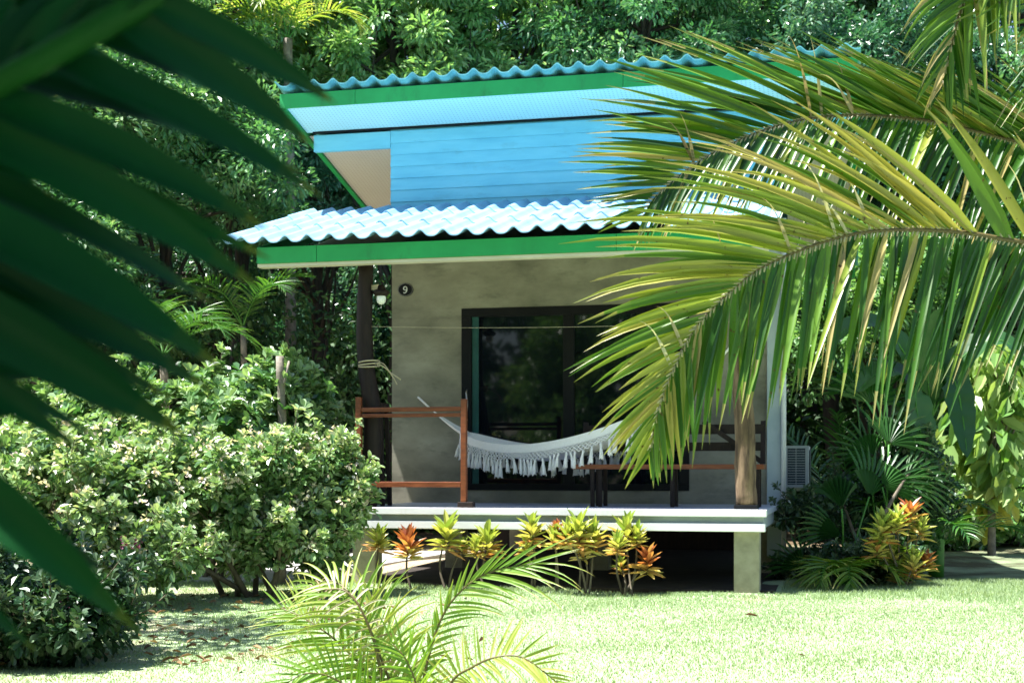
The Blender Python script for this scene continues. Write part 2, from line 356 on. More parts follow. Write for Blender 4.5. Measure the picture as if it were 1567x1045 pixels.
def auto_frond(base, az, el, length, arch, n=9):
    """a rachis that leaves base at azimuth az, elevation el (radians) and arches over"""
    p = np.array(base, float); out = [p.copy()]; e = el
    for i in range(n):
        e -= arch / n * (.4 + 1.2 * i / n)
        p = p + length / n * np.array([math.cos(az) * math.cos(e), math.sin(az) * math.cos(e), math.sin(e)]); out.append(p.copy())
    return np.array(out)
def palm_plant(name, label, base, fr, mat, seed, W=.03, L=.45, n=26, trunk=None, group=None, cat='palm', rmat='rachis_g', var=(.2, .9), droop=.5):
    rng = np.random.default_rng(seed)
    t = thing(name, label, cat, base, group=group)
    top = np.array(base, float)
    if trunk:
        top = np.array(trunk[0], float); tb = MB(); tb.tube(spline([base, (np.array(base) + top) / 2 + np.array([.05, 0, 0]), top], 10), np.linspace(trunk[1], trunk[1] * .7, 10), 10, jit=.04, rng=rng)
        tb.build('trunk', M['palebark'], t, off=base, smooth=True)
    for az, el, ln, ar in fr:
        rp = auto_frond(top, R(az), R(el), ln, R(ar)); ml, mr = MB(), MB()
        frond(ml, mr, rp, n, (0.01, 0, 1), [L * .5, L, L, L * .35], [70, 60, 45, 25], [L * .5, L, L, L * .35], [70, 60, 45, 25], W, rng, droop, droop, .25, .25, var, .012, .003, .12)
        f = ml.build('frond', M[mat], t, off=base, smooth=True); mr.build('midrib', M[rmat], f, smooth=True, off=base)
    return t
# ================================================================== GROUND
def build_ground():
    xs = np.concatenate([np.linspace(-70, -8, 16)[:-1], np.linspace(-8, 8, 81), np.linspace(8, 70, 16)[1:]])
    ys = np.concatenate([np.linspace(-40, 5, 10)[:-1], np.linspace(5, 22, 86), np.linspace(22, 90, 18)[1:]])
    A = np.zeros((len(ys), len(xs), 3)); X, Y = np.meshgrid(xs, ys)
    A[..., 0] = X; A[..., 1] = Y
    A[..., 2] = G + .018 * np.sin(X * 1.3 + Y * .7) * np.cos(Y * .9) + .012 * np.sin(X * 3.1 - Y * 2.2)
    mb = MB(); mb.grid(A)
    m, nt, b = new_mat('lawn_turf')
    n1 = noise(nt, 1.1, 6, .65); n2 = noise(nt, 22, 5, .7); n3 = noise(nt, .55, 5, .7)
    col = ramp(nt, n2, [(.3, (.22, .32, .17)), (.5, (.27, .355, .20)), (.7, (.32, .375, .24))])
    soil = ramp(nt, n2, [(.3, (.22, .17, .11)), (.55, (.36, .29, .20)), (.75, (.48, .41, .31))])
    tc = nt.nodes.new('ShaderNodeTexCoord'); sp = nt.nodes.new('ShaderNodeSeparateXYZ'); nt.links.new(tc.outputs['Object'], sp.inputs[0])
    def mr(o, a, b_):
        k = nt.nodes.new('ShaderNodeMapRange'); k.clamp = True; k.inputs[1].default_value = a; k.inputs[2].default_value = b_; nt.links.new(o, k.inputs[0]); return k.outputs[0]
    west = mr(sp.outputs[0], -.6, -3.2)                    # the worn side of the lawn, beside the shrubs
    patch = ramp(nt, math_n(nt, 'ADD', n1, math_n(nt, 'MULTIPLY', west, .16)), [(.60, (0, 0, 0)), (.70, (1, 1, 1))])
    litter = ramp(nt, n1, [(.3, (.05, .035, .02)), (.55, (.12, .085, .05)), (.75, (.30, .24, .17))])
    back = mr(sp.outputs[1], 14.6, 17.0)
    far = mr(sp.outputs[1], 19.5, 22.5)
    col = mixc(nt, math_n(nt, 'MULTIPLY', patch, .75), col, soil)
    leftside = mr(sp.outputs[0], 1.0, -.2)
    col = mixc(nt, math_n(nt, 'MULTIPLY', math_n(nt, 'MULTIPLY', back, leftside), ramp(nt, n3, [(.25, (.4, .4, .4)), (.5, (1, 1, 1))])), col, soil)
    rightback_shade = math_n(nt, 'MULTIPLY', mr(sp.outputs[1], 14.2, 16.0), mr(sp.outputs[0], 1.5, 2.6))
    col = mixc(nt, math_n(nt, 'MULTIPLY', rightback_shade, ramp(nt, n1, [(.42, (.95, .95, .95)), (.62, (.25, .25, .25))])), col, (.06, .055, .03))  # ground right of the house darkened in colour to stand for shade
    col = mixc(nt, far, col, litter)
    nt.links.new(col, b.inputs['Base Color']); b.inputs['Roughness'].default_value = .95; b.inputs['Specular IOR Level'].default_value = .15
    bump(nt, b, n2, .6, .03)
    tag(mb.build('lawn', m, smooth=True), kind='structure')
    # short mown grass
    rng = np.random.default_rng(5)
    N = 300000
    x = rng.uniform(-6.2, 6.4, N); y = 7.2 + (15.2 - 7.2) * rng.random(N) ** .9
    keep = (np.abs(x) < .40 * y + .6)
    hu = (x - OX) * CT - (y - OY) * ST; hv = (x - OX) * ST + (y - OY) * CT
    edge = .18 * np.sin(x * 5.1) + .12 * np.sin(x * 13 + 1)
    keep &= ~((hu > -4.3) & (hu < .15) & (hv > .1 + edge * .5))
    bare = np.sin(x * 2.3 + 1) * np.cos(y * 2.9) + .6 * np.sin(x * 5.7 + y * 3.3)
    keep &= ~((x < -1.2) & (bare > .55) & (rng.random(N) < .75))
    x, y = x[keep], y[keep]; n = len(x)
    z = G + .018 * np.sin(x * 1.3 + y * .7) * np.cos(y * .9) + .012 * np.sin(x * 3.1 - y * 2.2)
    tall = .5 + .5 * np.sin(x * 1.7 + 2 * np.sin(y * 1.3)) * np.cos(y * 2.1)
    hv = (x - OX) * ST + (y - OY) * CT
    h = (.007 + .014 * rng.random(n)) * (.7 + .7 * tall) * np.where(hv > -.45, 1.9, 1.0)
    a = rng.random(n) * 2 * math.pi; w = .0028 + .003 * rng.random(n)
    lean = rng.normal(0, .5, (n, 2)) * h[:, None]
    b0 = np.stack([x - np.cos(a) * w, y - np.sin(a) * w, z - .004], 1); b1 = np.stack([x + np.cos(a) * w, y + np.sin(a) * w, z - .004], 1)
    tp = np.stack([x + lean[:, 0], y + lean[:, 1], z + h], 1)
    gb = MB(); gb.add(np.stack([b0, b1, tp], 1).reshape(-1, 3), None, np.arange(n * 3).reshape(-1, 3), var=np.clip(.38 + .22 * tall + .2 * rng.normal(0, .6, n), 0, 1))
    tag(gb.build('grass', M['grassblade']), 'short mown grass covering the sunlit lawn', 'grass', kind='stuff')
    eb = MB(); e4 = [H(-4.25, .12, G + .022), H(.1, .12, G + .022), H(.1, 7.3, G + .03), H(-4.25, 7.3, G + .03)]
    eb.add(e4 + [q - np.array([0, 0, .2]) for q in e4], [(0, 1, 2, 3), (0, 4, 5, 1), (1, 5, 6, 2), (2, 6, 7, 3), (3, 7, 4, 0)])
    tag(eb.build('soil', surf('shade_dark_soil', [(.3, (.02, .015, .012)), (.7, (.05, .038, .03))], 6, .95, .5)), kind='structure')  # sheet under the house, its dark colour imitates the shade there
    # concrete path on the shaded left side of the bungalow
    pb = MB(); a = [(-3.6, 14.7), (-2.3, 14.6), (-.75, 19.6), (-1.9, 19.9)]
    pv = [(*q, G + .05) for q in a] + [(*q, G - .1) for q in a]
    pb.add(pv, [(0, 1, 2, 3), (0, 4, 5, 1), (1, 5, 6, 2), (2, 6, 7, 3), (3, 7, 4, 0)])
    tag(pb.build('path', M['path'], bevel=.01), kind='structure')
    # dark bank added behind the wood to keep low leaf gaps dark
    xs = np.linspace(-80, 80, 60); ys = np.linspace(33, 75, 20); A = np.zeros((20, 60, 3)); X, Y = np.meshgrid(xs, ys)
    A[..., 0] = X; A[..., 1] = Y; A[..., 2] = G - .3 + 9 * (1 - np.exp(-np.clip(Y - 34, 0, None) / 9)) + .5 * np.sin(X * .4) * np.clip((Y - 34) / 10, 0, 1)
    hb = MB(); hb.grid(A); tag(hb.build('backing_hill', surf('hill_soil', [(.3, (.03, .05, .02)), (.7, (.07, .09, .035))], .7, .95, .2), smooth=True), kind='structure')
build_ground()
# ================================================================== BUNGALOW
HB = thing('bungalow', 'small raised concrete bungalow with two blue corrugated roofs and green fascia boards', 'house', (OX, OY, 0), -TH)
FL = .87
def part(mb, name, mat, parent=HB, **k): return mb.build(name, M[mat], parent, **k)
# porch slab: slab face with a grey recessed band between two white strips
b = MB(); b.box(-4.2, -.0, .03, 7.2, .69, FL - .012); part(b, 'floor_slab', 'bandgrey')
b = MB(); b.box(-4.23, .03, -.03, 2.3, FL - .055, FL); o = part(b, 'porch_floor', 'floor', bevel=.006)
b = MB(); b.box(-4.235, .034, -.036, .04, FL - .065, FL + .003); part(b, 'floor_edging', 'white', bevel=.006)
b = MB(); b.box(-4.22, .02, -.026, .06, .665, .742); part(b, 'floor_edging', 'white', bevel=.006)
for u, v in ((-3.98, .18), (-.16, .18), (-3.72, 2.6), (-.16, 2.6), (-2.0, 2.6), (-3.95, 6.8), (-.2, 6.8)):
    b = MB(); w = .12 if v < 1 else .11
    b.box(u - w, u + w, v - w, v + w, -.1, .685); part(b, 'pillar', 'conc2', bevel=.01)
# lower wall with the door opening
b = MB()
b.box(-4.45, -3.6, 2.4, 2.55, FL - .2, 4.42); b.box(-.96, -.10, 2.4, 2.55, FL - .2, 4.42)
b.box(-3.6, -.96, 2.4, 2.55, 3.12, 4.42); b.box(-3.6, -.96, 2.4, 2.55, FL - .2, 1.015)
part(b, 'front_wall', 'conc')
b = MB(); b.box(-4.45, -4.30, 2.55, 7.0, FL - .2, 4.35); b.box(-.25, -.10, 2.55, 7.0, FL - .2, 4.35); b.box(-4.3, -.25, 6.85, 7.0, FL - .2, 4.35); part(b, 'side_wall', 'conc')
b = MB(); b.box(-4.3, -.1, 6.86, 6.98, -.1, .66); part(b, 'dark_backing_wall', 'darkwood')  # dark wall added to black out bright ground seen beneath the slab
b = MB(); b.box(-.10, .055, 2.34, 2.52, .3, 4.2); part(b, 'corner_column', 'paleblueconc', bevel=.01)
b = MB(); b.tube([(.085, 2.30, .05), (.085, 2.30, 4.0)], .028, 10); part(b, 'drain_pipe', 'white', smooth=True)
# upper wall of lapped boards
b = MB(); z = 4.25; i = 0
while z < 5.235:
    z1 = min(z + .1385, 5.24)
    b.add([(-4.46, 2.372, z), (-.02, 2.372, z), (-.02, 2.388, z1), (-4.46, 2.388, z1)], [(0, 1, 2, 3)])
    b.add([(-4.46, 2.395, z), (-.02, 2.395, z), (-.02, 2.372, z), (-4.46, 2.372, z)], [(0, 1, 2, 3)])
    z += .1385
b.box(-4.46, -.02, 2.396, 2.55, 4.421, 5.24)
part(b, 'upper_wall', 'bluewall')
SL = math.tan(R(12.5))
rz = lambda v: 5.40 - (v - 1.7) * SL            # underside of the upper roof
for u0, u1 in ((-4.45, -4.31), (-.24, -.11)):
    b = MB(); vv = [(u, v, z) for u in (u0, u1) for v, z in ((2.551, 4.36), (7.0, 4.36), (7.0, rz(7.0) - .02), (2.551, rz(2.551) - .02))]
    b.add(vv, [(0, 1, 2, 3), (7, 6, 5, 4), (0, 4, 5, 1), (1, 5, 6, 2), (2, 6, 7, 3), (3, 7, 4, 0)]); part(b, 'gable_wall', 'bluewall')
for u0, u1 in ((-5.42, -4.463), (-.018, .8)): b = MB(); b.box(u0, u1, 2.375, 2.45, 5.03, 5.225); part(b, 'wall_plate', 'bluewall', bevel=.004)
b = MB(); b.box(-5.42, .80, 2.345, 2.372, 5.238, 5.262); part(b, 'shadow_strip', 'black')
# soffits
def slope_board(mb, u0, u1, v0, v1, fz, th):
    vv = [(u, v, fz(v) + d) for d in (0, th) for v in (v0, v1) for u in (u0, u1)]
    mb.add(vv, [(0, 2, 3, 1), (4, 5, 7, 6), (0, 1, 5, 4), (1, 3, 7, 5), (3, 2, 6, 7), (2, 0, 4, 6)])
b = MB(); slope_board(b, -5.50, .80, 1.73, 2.37, lambda v: rz(v) + .005, .012); part(b, 'front_soffit', 'soffit')
for u0, u1 in ((-5.50, -4.47), (-.01, .80)): b = MB(); slope_board(b, u0, u1, 2.46, 7.6, rz, .012); part(b, 'side_soffit', 'soffit2')
# fascia boards of the upper roof
for u0, u1 in ((-5.57, -4.66), (-4.656, -1.6), (-1.596, .87)): b = MB(); b.box(u0, u1, 1.70, 1.726, 5.385, 5.55); part(b, 'fascia_board', 'green', bevel=.003)
for u0, u1 in ((-5.56, -5.505), (.805, .86)): b = MB(); slope_board(b, u0, u1, 1.728, 7.7, lambda v: rz(v) - .03, .15); part(b, 'barge_board', 'green')
# corrugated tile courses
def tiles(mb, u0, u1, v_eave, v_top, z_eave, slope, course, wl=.235, amp=.031, th=.014, step=.02, lead=0):
    """courses from the eave up the slope; slope = dz per dv (v_top may lie before or behind v_eave)"""
    nU = int((u1 - u0) / wl * 12) + 1; us = np.linspace(u0, u1, nU)
    sg = 1 if v_top > v_eave else -1; n = int(math.ceil(abs(v_top - v_eave) / course))
    ph = (us - u0) / wl * 2 * math.pi
    prof = amp * (np.cos(ph) + .22 * np.cos(2 * ph))
    for k in range(n):
        va = v_eave + sg * k * course - sg * (.05 if k else 0); vb = v_eave + sg * min((k + 1) * course + .02, abs(v_top - v_eave))
        za = z_eave + (va - v_eave) * slope + step; zb = z_eave + (vb - v_eave) * slope
        wob = .004 * np.sin(us * 3 + k)
        top = np.zeros((4, nU, 3))
        for r, f in enumerate((0, .33, .66, 1)):
            top[r, :, 0] = us; top[r, :, 1] = va + (vb - va) * f; top[r, :, 2] = za + (zb - za) * f + prof + wob * (1 - f)
        mb.grid(top, flip=sg < 0)
        lip = np.zeros((2, nU, 3)); lip[0] = top[0]; lip[1] = top[0]; lip[0, :, 2] -= th; mb.grid(lip, flip=sg < 0)
        und = top.copy(); und[..., 2] -= th; mb.grid(und, flip=sg > 0)
b = MB(); tiles(b, -5.60, .90, 1.62, 7.75, 5.62, -SL, 1.05); part(b, 'upper_roof', 'tile_edge', smooth=False)
PS = .30                                            # porch roof rises towards the wall
b = MB(); tiles(b, -5.42, .14, -.22, 2.368, 3.545, PS, .92); part(b, 'porch_roof', 'tile')
pz = lambda v: 3.43 + (v + .1) * PS
for u0, u1 in ((-5.05, -4.42), (-4.416, -1.38), (-1.376, .04)): b = MB(); b.box(u0, u1, -.115, -.085, 3.335, 3.50); part(b, 'fascia_board', 'green', bevel=.003)
b = MB(); b.box(-5.06, .05, -.10, .02, 3.30, 3.334); part(b, 'fascia_trim', 'cream', bevel=.003)
b = MB(); slope_board(b, -5.04, .03, .03, 2.36, lambda v: 3.34 + (v - .03) * PS * .98, .012); part(b, 'porch_ceiling', 'cream')
for u0, u1 in ((-5.075, -5.052), (.042, .065)): b = MB(); slope_board(b, u0, u1, -.084, 2.36, lambda v: pz(v) - .09, .16); part(b, 'barge_board', 'green')
# posts
rng = np.random.default_rng(3)
b = MB(); pts = spline([(-3.99, .2, FL), (-3.93, .2, 1.7), (-4.02, .2, 2.5), (-4.0, .2, 3.38)], 18); b.tube(pts, np.linspace(.10, .075, 18), 14, jit=.03, rng=rng); o = part(b, 'porch_post', 'darkwood', smooth=True); o['label'] = 'smooth dark porch post'
b = MB(); pts = spline([(-.17, .17, FL + .04), (-.18, .17, 1.5), (-.21, .17, 2.3), (-.19, .17, 3.38)], 26); b.tube(pts, np.linspace(.10, .085, 26), 18, jit=.05, rng=rng); o = part(b, 'porch_post', 'bark', smooth=True); o['label'] = 'rough bark-covered porch post'
c = MB(); c.box(-.28, -.06, .06, .28, FL + .001, FL + .045); c.build('post_shoe', M['black'], o, bevel=.004)
# railing on the left of the porch
for u, zt in ((-4.03, 1.98), (-2.93, 1.95)): b = MB(); b.box(u - .028, u + .028, .03, .09, FL, zt); part(b, 'railing_post', 'wood', bevel=.005)
for z0, z1 in ((1.83, 1.875), (1.775, 1.812), (1.075, 1.13)): b = MB(); b.box(-4.0, -2.96, .04, .08, z0, z1); part(b, 'railing_bar', 'wood', bevel=.005)
b = MB(); b.box(-2.99, -2.83, .02, .12, FL + .001, FL + .06); part(b, 'railing_foot', 'darkwood', bevel=.006)
# sliding door
b = MB(); b.box(-3.6, -.96, 2.385, 2.50, 3.02, 3.12); b.box(-3.6, -.96, 2.385, 2.50, 1.016, 1.09); b.box(-3.6, -3.48, 2.385, 2.50, 1.09, 3.02); b.box(-1.07, -.96, 2.385, 2.50, 1.09, 3.02)
D = part(b, 'sliding_door', 'black', bevel=.004)
b = MB(); b.box(-2.40, -2.27, 2.40, 2.44, 1.09, 3.02); b.build('stile', M['black'], D)
b = MB(); b.box(-3.475, -3.40, 2.41, 2.44, 1.09, 3.02); o = b.build('stile', M['teal'], D); o['label'] = 'stile beside the handle, teal reflection put into its colour'
for u0, u1 in ((-3.40, -2.40), (-2.27, -1.07)):
    b = MB(); b.box(u0, u1, 2.425, 2.432, 1.09, 3.02); b.build('pane', M['glass'], D)
b = MB(); b.tube([(-3.53, 2.384, 1.82), (-3.53, 2.345, 1.86), (-3.515, 2.335, 2.0), (-3.53, 2.345, 2.14), (-3.53, 2.384, 2.18)], .009, 8); b.build('handle', M['steel'], D, smooth=True)
# house number plate
n9 = thing('house_number', 'oval black plate with a white 9 on the concrete wall', 'house number', H(-4.28, 2.398, 3.36), -TH)
b = MB(); k = 28
ring = lambda ru, rz_, y: [(ru * math.cos(j / k * 2 * math.pi), y, rz_ * math.sin(j / k * 2 * math.pi)) for j in range(k)]
v = ring(.093, .078, 0) + ring(.093, .078, -.012) + ring(.082, .067, -.016) + [(0, -.016, 0)]
b.add(v, [(r * k + j, r * k + (j + 1) % k, (r + 1) * k + (j + 1) % k, (r + 1) * k + j) for r in range(2) for j in range(k)], [(2 * k + j, 2 * k + (j + 1) % k, 3 * k) for j in range(k)])
b.build('plate', M['black'], n9)
b = MB()
loop = [(.020 * math.cos(t), -.019, .014 + .021 * math.sin(t)) for t in np.linspace(0, 2 * math.pi, 20)]
b.tube(loop, [.0045 + .002 * abs(math.cos(t)) for t in np.linspace(0, 2 * math.pi, 20)], 6)
b.tube(spline([(.021, -.019, .014), (.019, -.019, -.012), (.006, -.019, -.034), (-.012, -.019, -.040), (-.019, -.019, -.034)], 14), np.linspace(.007, .0045, 14), 6)
b.lathe((-.018, -.019, -.033), [(.0001, -.006), (.006, 0), (.0001, .006)], 8)
b.build('number', M['white'], n9, smooth=True)
b = MB(); rg = ring(.087, .072, -.014); b.tube(rg + rg[:1], .0022, 5); b.build('border', M['steel'], n9)
# porch lamp on the post
p0 = (-3.84, .2, 3.02)
L_ = thing('porch_lamp', 'small dark lamp with white globe fixed to the left porch post', 'lamp', H(*p0), -TH)
b = MB(); b.lathe((0, 0, 0), [(.0001, .10), (.03, .10), (.045, .06), (.085, .035), (.088, .02), (.06, -.005), (.05, -.01), (.0001, -.01)], 20); b.build('shade', M['darkwood'], L_, smooth=True)
b = MB(); b.lathe((0, 0, -.01), [(.045, .0), (.05, -.03), (.042, -.062), (.022, -.08), (.0001, -.085)], 18); b.build('bulb', M['bulb'], L_, smooth=True)
b = MB(); b.bar((-.11, 0, .08), (-.02, 0, .085), .025, .05); b.build('bracket', M['rope'], L_)
# rope round the post, washing line
rp = thing('tied_rope', 'pale rope wound round the dark porch post with a loose end', 'rope', H(-3.97, .2, 2.30), -TH)
b = MB()
for k in range(3):
    rr = .105; b.tube([(rr * math.cos(t), rr * math.sin(t), .022 * k + .012 * math.sin(t + k)) for t in np.linspace(0, 2 * math.pi, 22)], .008, 6)
b.tube(spline([(.09, -.06, .02), (.16, -.05, .0), (.24, -.03, -.07), (.34, .0, -.14)], 12), .007, 6); b.tube(spline([(.09, -.06, .03), (.18, -.08, .02), (.26, -.05, -.10), (.30, .0, -.19)], 12), .005, 6)
b.build('coil', M['rope'], rp, smooth=True)
cl0, cl1 = np.array(H(-3.93, .16, 2.70)), np.array(H(-.25, .16, 2.66))
b = MB(); b.tube([(cl0 + (cl1 - cl0) * t - np.array([0, 0, .03 * 4 * t * (1 - t)])) for t in np.linspace(0, 1, 16)], .0018, 5)
tag(b.build('washing_line', M['rope']), 'thin pale washing line stretched between the two porch posts', 'line')
# small wooden box behind the railing
bx = thing('wooden_stool', 'small brown wooden stool standing behind the left railing', 'stool', H(-4.07, .75, FL), -TH)
b = MB(); b.box(-.10, .10, -.12, .12, 1.0, 1.08); b.build('seat', M['darkwood'], bx, bevel=.01)
for i in (-1, 1):
    for j in (-1, 1):
        b = MB(); b.bar((i * .10, j * .12, 0), (i * .07, j * .09, 1.0), .04, .04, (0, 1, 0)); b.build('leg', M['darkwood'], bx)
# bench on the right
be = thing('porch_bench', 'long brown wooden bench with slanted dark backrest on the porch', 'bench', H(-1.04, 1.0, FL), -TH)
b = MB(); b.box(-.95, 1.0, -.19, .22, .385, .435); b.build('seat', M['wood'], be, bevel=.006)
for u in (-.74, -.66, .08, .93):
    for v in (-.15, .17):
        b = MB(); b.box(u - .02, u + .02, v - .02, v + .02, 0, .384); b.build('leg', M['darkwood'], be, bevel=.004)
b = MB(); b.bar((-.92, .30, .62), (.97, .30, .62), .03, .09); b.bar((-.92, .33, .80), (.97, .33, .80), .03, .10); b.bar((.35, .28, .88), (.95, .26, .46), .03, .05); b.bar((-.9, .24, .40), (-.9, .36, .88), .05, .04, (0, 1, 0)); b.bar((.96, .24, .40), (.96, .36, .88), .05, .04, (0, 1, 0)); b.build('backrest', M['darkwood'], be)
# ------------------------------------------------------------------ hammock
def hammock():
    rng = np.random.default_rng(8)
    A = np.array([-4.12, 2.37, 2.10]); Bp = np.array([-.22, .27, 2.55])
    hk = np.array([-2.1, 1.2, FL])
    t = thing('hammock', 'white woven hammock with knotted macrame fringe and tassels on the porch', 'hammock', H(*hk), -TH)
    def axis(s):                                    # hanging curve from end to end
        p = A + (Bp - A) * s; sag = 2.02 - .0 * s
        p = p.copy(); x = s * 2 - 1
        p[2] -= .93 * (1 - abs(x) ** 2.0); return p
    d = Bp - A; d[2] = 0; d /= np.linalg.norm(d); sd = np.array([d[1], -d[0], 0])   # towards the viewer
    s0, s1 = .17, .80; m, n = 46, 17
    G_ = np.zeros((m, n, 3))
    for i in range(m):
        f = i / (m - 1); s = s0 + (s1 - s0) * f; c = axis(s)
        w = .07 + .30 * math.sin(math.pi * f) ** .7; h = .05 + .12 * math.sin(math.pi * f) ** .8
        for j in range(n):
            q = j / (n - 1) * 2 - 1
            G_[i, j] = c + sd * w * math.sin(q * 1.35) / math.sin(1.35) * (1) + np.array([0, 0, h * (1 - math.cos(q * 1.5)) * 1.0 - .02 + .006 * math.sin(j * 2.2 + i * .3) * (1 - abs(q))])
    b = MB(); b.grid(G_); o = b.build('bed', M['cotton'], t, off=hk, smooth=True)
    so = o.modifiers.new('thick', 'SOLIDIFY'); so.thickness = .012
    for e, i in ((A, 0), (Bp, m - 1)):              # strings gathering the bed to each end
        b = MB()
        ringp = axis(.05 if i == 0 else .95)
        b.tube([e, ringp], .012, 6)
        for j in range(n): b.tube(spline([ringp, (ringp + G_[i, j]) / 2 + np.array([0, 0, -.012]), G_[i, j]], 6), .0055, 5, cap=False)
        b.build('string', M['cotton'], t, off=hk, smooth=True)
    for jj, so_ in ((n - 1, 1), (0, -1)):           # fringe: net of knots then tassels, down each long side
        b = MB()
        edge = spline(G_[:, jj], 58); belly = spline(G_[:, 12 if jj else 4], 58)
        prev = []
        K = 58
        dep = lambda i: .5 + .5 * (abs(((i / (K - 1) * 5.0) % 1) * 2 - 1))        # scalloped depth
        start = []
        for i in range(K):
            e = edge[i] + sd * so_ * .012; p = belly[i].copy(); e2 = e.copy(); e2[2] -= .085; start.append(e2)
        for i in range(K - 1):                      # solid border strip hanging from the edge
            a0, a1 = edge[i] + sd * so_ * .012, edge[i + 1] + sd * so_ * .012
            b.add([a0, a1, start[i + 1], start[i]], [(0, 1, 2, 3)])
        dp = [.055 + .075 * (1 - dep(i)) for i in range(K)]
        for i in range(K):                          # crossing cords of the net
            for di in (-2, 2):
                k2 = i + di
                if 0 <= k2 < K:
                    q = start[k2] + sd * so_ * .01 - np.array([0, 0, dp[k2]])
                    mid = (start[i] + q) / 2 + sd * so_ * .012
                    b.tube([start[i], mid, q], .0055, 4, cap=False)
        for i in range(0, K, 1):
            if i % 2 == 0 or rng.random() < .35:
                q = start[i] + sd * so_ * .01 - np.array([0, 0, dp[i]]); L = .12 + .05 * rng.random() + .03 * (1 - dep(i))
                sw = np.array([rng.normal() * .012, rng.normal() * .012, 0])
                b.tube([q, q - np.array([0, 0, .018]), q + sw * .4 - np.array([0, 0, .03]), q + sw - np.array([0, 0, L * .6]), q + sw * 1.3 - np.array([0, 0, L])], [.009, .016, .011, .020, .025], 7)
                for h_ in range(4):
                    a = rng.random() * 6.28; o2 = np.array([math.cos(a), math.sin(a), 0]) * .022
                    b.tube([q + sw - np.array([0, 0, L * .6]) + o2 * .5, q + sw * 1.4 + o2 * 1.2 - np.array([0, 0, L + .02 * rng.random()])], .0035, 4, cap=False)
        b.build('fringe', M['cotton'], t, off=hk, smooth=True)
hammock()
# ------------------------------------------------------------------ air conditioner
ac = thing('air_conditioner', 'pale outdoor air conditioning unit bracketed to the right side wall', 'air conditioner', H(.2, 3.0, .98), -TH)
b = MB(); b.box(-.13, .13, .012, .75, .07, .545); b.box(-.13, -.105, 0, .012, .07, .545); b.box(.095, .13, 0, .012, .07, .545); b.box(-.105, .095, 0, .012, .07, .10); b.box(-.105, .095, 0, .012, .515, .545); b.build('casing', M['acwhite'], ac)
b = MB()
for k in range(14): b.bar((-.10, .004, .118 + k * .0285), (.09, .004, .118 + k * .0285), .008, .007)
b.box(-.012, -.006, -.002, .010, .1, .515)
b.build('grille', M['acwhite'], ac)
b = MB(); b.box(-.104, .094, .0085, .0118, .101, .514); b.build('fin_panel', M['acdark'], ac)
b = MB(); b.lathe((0, 0, 0), [(.19, 0), (.20, .008), (.185, .014), (.05, .016), (.0001, .016)], 24)
vs = b.v[0]; b.v[0] = np.stack([.131 + vs[:, 2], .36 + vs[:, 0], .31 + vs[:, 1]], 1); b.build('fan_guard', M['acdark'], ac)
for v in (.05, .62): b = MB(); b.box(-.14, .15, v, v + .04, .03, .068); b.box(-.145, -.12, v, v + .04, -.2, .03); b.build('bracket', M['steel'], ac)
# ================================================================== PLANTS AROUND THE HOUSE
def croton(label, px, Y, heads, mats, seed, basez=G, name='croton_plant', cat='croton'):
    """heads: (px, py, radius px); each head a dense tuft of lance leaves on its own cane"""
    rng = np.random.default_rng(seed); base = P(px, 0, Y); base[2] = basez
    t = thing(name, label, cat, base, group=None)
    st = MB()
    for hi, (hx, hy, hr) in enumerate(heads):
        c = P(hx, hy, Y + rng.normal() * .08); r = hr / F * Y * .92
        foot = base + np.array([rng.normal() * .03, rng.normal() * .03, -.03])
        st.tube(spline([foot, (foot + c) / 2 + np.array([rng.normal() * .03, rng.normal() * .03, 0]), c + np.array([0, 0, .3 * r])], 10), np.linspace(.013, .007, 10), 7)
        fb = MB(); n = int(34 + 10 * rng.random())
        k = np.arange(n); az = k * 2.4 + rng.random(n) * .4; f = k / n
        el = R(rng.uniform(-5, 14)) + R(72) * f ** 1.2 + rng.normal(0, .17, n)
        ax = np.stack([np.cos(az) * np.cos(el), np.sin(az) * np.cos(el), np.sin(el)], 1)
        pos = c + np.stack([0 * f, 0 * f, -r * .75 + r * 1.15 * f], 1)
        L = r * (1.0 + .45 * rng.random(n)); nr = np.stack([-np.cos(az) * np.sin(el), -np.sin(az) * np.sin(el), np.cos(el)], 1) + .15 * rdir(rng, n)
        var = np.clip(1 - f * .95 + rng.normal(0, .18, n), 0, 1)
        leaves(fb, rng, pos, ax, nr, L, L * (.27 + .08 * rng.random(n)), fold=.18, droop=.16, var=var)
        fb.build('leaf_head', M[mats[hi % len(mats)]], t, off=base)
    st.build('stem', M['branch'], t, off=base, smooth=True)
CR = 'crotons planted along the front of the porch'
